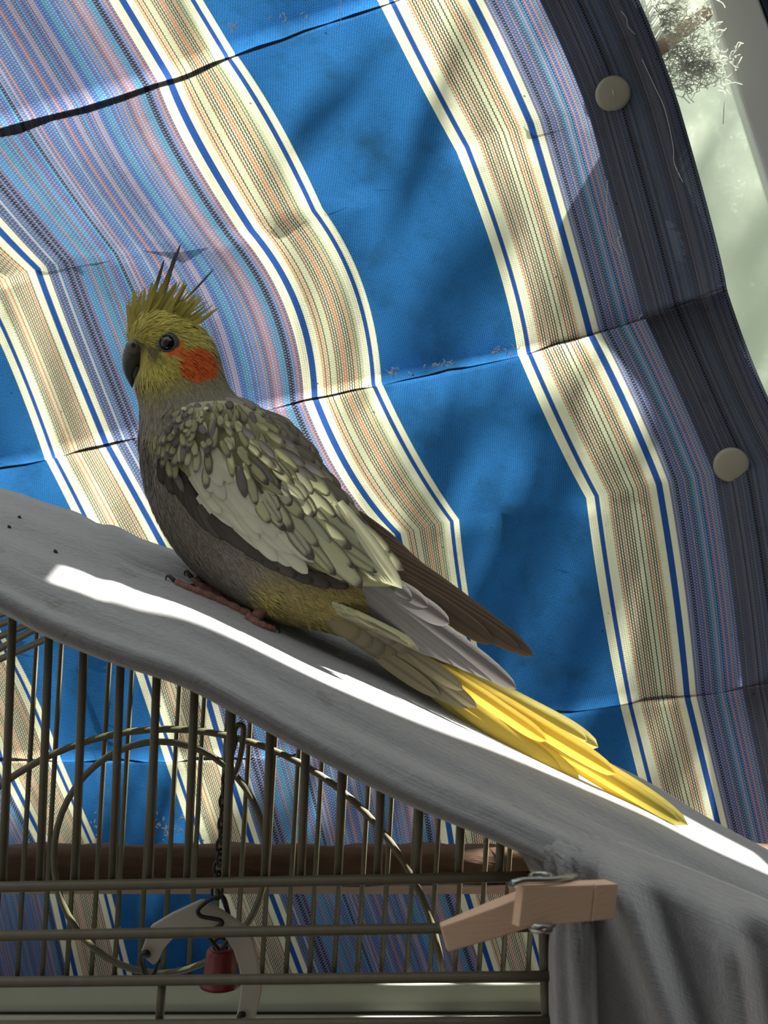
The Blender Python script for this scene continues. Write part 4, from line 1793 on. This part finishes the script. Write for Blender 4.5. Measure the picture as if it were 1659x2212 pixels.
def tail_col(c0, c1, tipc, shaft=True):
    def f(t, u):
        c = c0.lerp(c1, sm(.0, .55, t)).lerp(tipc, sm(.70, 1.0, t))
        c = c.lerp(c * .62, .6 * sm(.80, 1, abs(u)))
        if shaft:
            c = c.lerp(Vector((.30, .19, .05)), .75 * exp(-((u + .1) / .06) ** 2))
        # fine dark freckles of the pearl pattern
        c = c * (1 - .22 * max(0, sin(t * 90 + u * 5)) * sm(.25, .0, t))
        return c
    return f


tails = [  # base, tip, width px, near offset, colours
    ((880, 1398), (1292, 1614), 52, -.0035, (YG, YG, YG * 1.08)),
    ((890, 1402), (1268, 1600), 46, -.0020, (YG, YG, YG)),
    ((860, 1402), (1486, 1782), 52, .0000, (YT * .9, YT, Vector((.34, .31, .07)))),
    ((870, 1420), (1468, 1776), 46, .0012, (YO, YT, Vector((.32, .29, .06)))),
    ((900, 1412), (1330, 1672), 44, .0016, (YT, YT, YT)),
    ((880, 1430), (1252, 1690), 50, .0024, (YT * .8, YT * .9, YT)),
    ((900, 1450), (1212, 1672), 44, .0036, (YO, YT * .85, YT)),
    ((930, 1430), (1180, 1600), 34, .0040, (YT, YT, YT)),
    ((805, 1388), (1052, 1556), 44, -.0020, (YG * .9, YG * .9, YG * .8)),
    ((850, 1420), (1070, 1590), 38, -.0010, (YG * .8, YG * .9, YG * .9)),
]
for (a, b, wd, near, cc) in tails:
    blade(P(a[0], a[1], tail_d(a[0], near)), P(b[0], b[1], tail_d(b[0], near)), wd / 4850, tail_col(*cc), M['tail'], bird, 'tail_feather',
          na=18, nc=9, point=.22, basew=.55, camber=.10)
# olive-grey undertail coverts lying over the tail roots
for i in range(16):
    t = (i % 8) / 7
    r2 = i // 8
    a = (lerp(700, 860, t) + r2 * 30, lerp(1318, 1412, t) - r2 * 22)
    L = lerp(95, 130, t)
    b = (a[0] + L * .80, a[1] + L * .62)
    c0 = Vector((.26, .225, .11)).lerp(Vector((.22, .20, .15)), rf.random()) * rf.uniform(.8, 1.15)
    nr = .0165 - .006 * t
    blade(P(a[0], a[1], DBD - nr), P(b[0], b[1], DBD - nr * .75 - .004), 48 / 4850, scale_col(c0, c0 * .72, .30), M['feather'], bird, 'undertail_feather', na=8, nc=7, camber=.05)

for i, (a, b, wd) in enumerate([((780, 1362), (985, 1520), 40), ((800, 1380), (1010, 1530), 38), ((820, 1378), (1030, 1528), 36), ((840, 1380), (1000, 1490), 34), ((770, 1380), (950, 1505), 36)]):
    c0 = Vector((.25, .22, .13)) * rf.uniform(.85, 1.1)
    blade(P(a[0], a[1], DBD - .0125), P(b[0], b[1], tail_d(b[0], .0058 + .0004 * i)), wd / 4850, prim_col(c0, c0 * 1.1, c0 * .7), M['feather'], bird, 'undertail_feather', na=12, nc=7, point=.4)

# ---- crest
crest = [((330, 690), (404, 538), 11, 1), ((338, 694), (392, 556), 12, 1), ((322, 690), (372, 575), 10, 1), ((350, 696), (470, 584), 6, 1), ((356, 700), (412, 622), 13, .4), ((312, 692), (335, 610), 11, .3),
         ((300, 694), (322, 622), 10, .3), ((345, 690), (398, 622), 12, .5), ((360, 704), (408, 650), 13, .1), ((366, 706), (404, 674), 14, .1), ((290, 700), (288, 664), 10, .1), ((285, 705), (281, 668), 7, .2),
         ((318, 696), (352, 630), 13, .2), ((332, 700), (372, 636), 14, .2), ((340, 702), (390, 642), 14, .1), ((306, 700), (316, 648), 12, .1), ((350, 705), (400, 662), 14, 0), ((296, 702), (300, 655), 11, 0),
         ((326, 700), (340, 640), 13, .1), ((372, 712), (420, 690), 12, 0)]
rc = random.Random(8)
for i in range(130):
    q = rc.random()
    ax_, ay_ = lerp(284, 400, q), interp([(284, 712), (320, 690), (360, 694), (400, 716)], lerp(284, 400, q)) + rc.uniform(-4, 8)
    an = lerp(-1.40, -.42, q) + rc.uniform(-.18, .18)
    ln_ = lerp(62, 74, q) * rc.uniform(.35, 1.35)
    crest.append(((ax_, ay_), (ax_ + cos(an) * ln_, ay_ + sin(an) * ln_), rc.uniform(4, 8), rc.choice([0, .05, .25])))
for i, (a, b, wd, dk) in enumerate(crest):
    dz = rf.uniform(-.006, .004)
    tipc = C_YEL.lerp(Vector((.10, .09, .075)), dk)

    def cf(t, u, tipc=tipc):
        return C_YEL.lerp(tipc, sm(.25, .75, t)) * lerp(1.0, .75, abs(u))
    bb = P(a[0], a[1] + 6, DBD) + Vector((0, dz - .004, 0))
    tt = P(b[0], b[1], DBD) + Vector((0, dz * 1.5 - .002, 0))
    blade(bb, tt, wd / 4850, cf, M['feather'], bird, 'crest_feather', na=10, nc=5, point=.85, basew=.8, sag=0, sweep=(-.0016 if b[1] < 600 else rc.uniform(-.0025, .0002)))


# ---- beak, cere, nostril
def loft(name, rows, mat, parent, n=20, dc=DBD, k=5, capped=True):
    fr = catmull([Vector((a[0], a[1], 0)) for a, b, w_ in rows], k)
    bk = catmull([Vector((b[0], b[1], 0)) for a, b, w_ in rows], k)
    ww = catmull([Vector((w_, 0, 0)) for a, b, w_ in rows], k)
    vs, fs = [], []
    for f, b, w_ in zip(fr, bk, ww):
        c, h = (f + b) / 2, (b - f) / 2
        for j in range(n):
            a = 2 * pi * j / n
            vs.append(P(c.x + h.x * cos(a), c.y + h.y * cos(a), dc) + Vector((0, w_.x * sin(a), 0)))
    m = len(fr)
    for i in range(m - 1):
        for j in range(n):
            j2 = (j + 1) % n
            fs.append((i * n + j, i * n + j2, (i + 1) * n + j2, (i + 1) * n + j))
    fs += [tuple(reversed(range(n))), tuple((m - 1) * n + j for j in range(n))]
    return mk(name, vs, fs, mat, parent)


DBK = DBD - .001
bk_ = loft('beak', [((277, 742), (334, 752), .0098), ((269, 760), (330, 768), .0102), ((266, 780), (318, 784), .0094), ((267, 798), (304, 799), .0070), ((272, 814), (294, 814), .0040),
                    ((279, 828), (290, 827), .0022), ((284, 837), (287, 836), .0005)], M['beak'], bird, dc=DBK, k=6)
loft('lower_beak', [((290, 796), (318, 794), .0060), ((286, 810), (308, 812), .0048), ((288, 822), (302, 826), .0028), ((291, 829), (297, 831), .0010)], M['beak'], bk_, dc=DBK)
# fleshy cere: a rounded pad over the beak root on the near side
bm = bmesh.new()
bmesh.ops.create_uvsphere(bm, u_segments=24, v_segments=16, radius=1)
c = P(288, 750, DBK - .0090)
me = bpy.data.meshes.new('cere')
for v in bm.verts:
    x, y, z = v.co
    v.co = c + Vector((x * .0034, y * .0040, z * .0032)) - ORG[bird]
bm.to_mesh(me)
bm.free()
me.polygons.foreach_set('use_smooth', [True] * len(me.polygons))
me.materials.append(M['cere'])
o = bpy.data.objects.new('cere', me)
COL.objects.link(o)
o.parent = bird
ORG[o] = ORG[bird]
vs, fs = disc(P(287, 745, DBK - .0131), .0011, Vector((-.15, -1, .1)), .0005, .0001, 14)
mk('nostril', vs, fs, M['eye'], o)

# ---- eye with its bare ring
h, n = body_hit(361, 741)
n = (n + Vector((0, -1.2, 0))).normalized()
ec = h - n * .0012
bm = bmesh.new()
bmesh.ops.create_uvsphere(bm, u_segments=28, v_segments=18, radius=.0034)
me = bpy.data.meshes.new('eye')
for v in bm.verts:
    v.co = v.co + ec - ORG[bird]
bm.to_mesh(me)
bm.free()
me.polygons.foreach_set('use_smooth', [True] * len(me.polygons))
me.materials.append(M['eye'])
eye = bpy.data.objects.new('eye', me)
COL.objects.link(eye)
eye.parent = bird
ORG[eye] = ORG[bird]
a1 = n.orthogonal().normalized()
b1 = n.cross(a1)
mb = MB()
for (rad, off, tr) in ((.0036, .0011, .00062), (.0046, .0004, .0007)):
    mb.tube([ec + n * off + (a1 * cos(q) + b1 * sin(q)) * rad for q in [2 * pi * i / 32 for i in range(32)]], tr, 8, closed=True)
mb.build('eyelid', M['lid'], eye)


# ---- legs and toes, resting on the blanket
def on_blanket(px, py, r):
    h, n = shoot(bl_bvh, px, py)
    if not h:
        return P(px, py, .47)
    if n.dot(Vector((0, -1, .6))) < 0:
        n = -n
    return h + n * r * .55


def foot(name, shank, toes):
    mb = MB()
    q = []
    for (x, y, dd) in shank:
        q.append(P(x, y, dd))
    pts = catmull(q, 4)
    mb.tube(pts, [lerp(.0034, .0024, i / (len(pts) - 1)) for i in range(len(pts))], 12)
    lg = mb.build(name, M['skin'], bird)
    for tp, r0, claw in toes:
        p = [on_blanket(x, y, r0) for x, y in tp]
        pts = catmull(p, 5)
        m2 = len(pts)
        rad = [r0 * lerp(1.0, .72, i / (m2 - 1)) * (1 + .14 * sin(i * 1.9)) for i in range(m2)]
        rad[-1] *= .75
        mb = MB()
        mb.tube(pts, rad, 12)
        t_ = mb.build('toe', M['skin'], lg)
        e = pts[-1]
        dr = (pts[-1] - pts[-4]).normalized()
        cl = [e - dr * .001]
        for i in range(1, 7):
            a = i / 6
            cl.append(e + dr * (.0042 * sin(a * 2.0)) + Vector((0, -.0010 * a, claw * (.0022 * sin(a * pi) - .0030 * a * a * (1 if claw > 0 else -.4)))))
        mb = MB()
        mb.tube(cl, [lerp(.00105, .0001, i / (len(cl) - 1)) for i in range(len(cl))], 8)
        # three levels at most: the claw sits beside its toe under the leg
        mb.build('claw', M['claw'], lg)
    return lg


dn = on_blanket(552, 1346, .002).y
foot('leg', [(572, 1300, dn + .006), (562, 1322, dn + .003), (548, 1340, dn - .0005)],
     [([(552, 1344), (520, 1328), (480, 1308), (440, 1290), (405, 1276), (376, 1263)], .0023, 1),
      ([(540, 1335), (505, 1318), (470, 1300), (445, 1288), (425, 1280)], .0017, 1),
      ([(530, 1338), (552, 1352), (575, 1362), (588, 1366)], .0022, 1)])
df_ = on_blanket(500, 1300, .002).y
foot('leg', [(545, 1290, df_ + .004), (525, 1305, df_ + .002), (508, 1309, df_ + .001)],
     [([(510, 1309), (480, 1298), (455, 1284), (430, 1268), (412, 1254)], .0020, 1),
      ([(512, 1308), (490, 1296), (465, 1280), (440, 1264)], .0016, 1)])
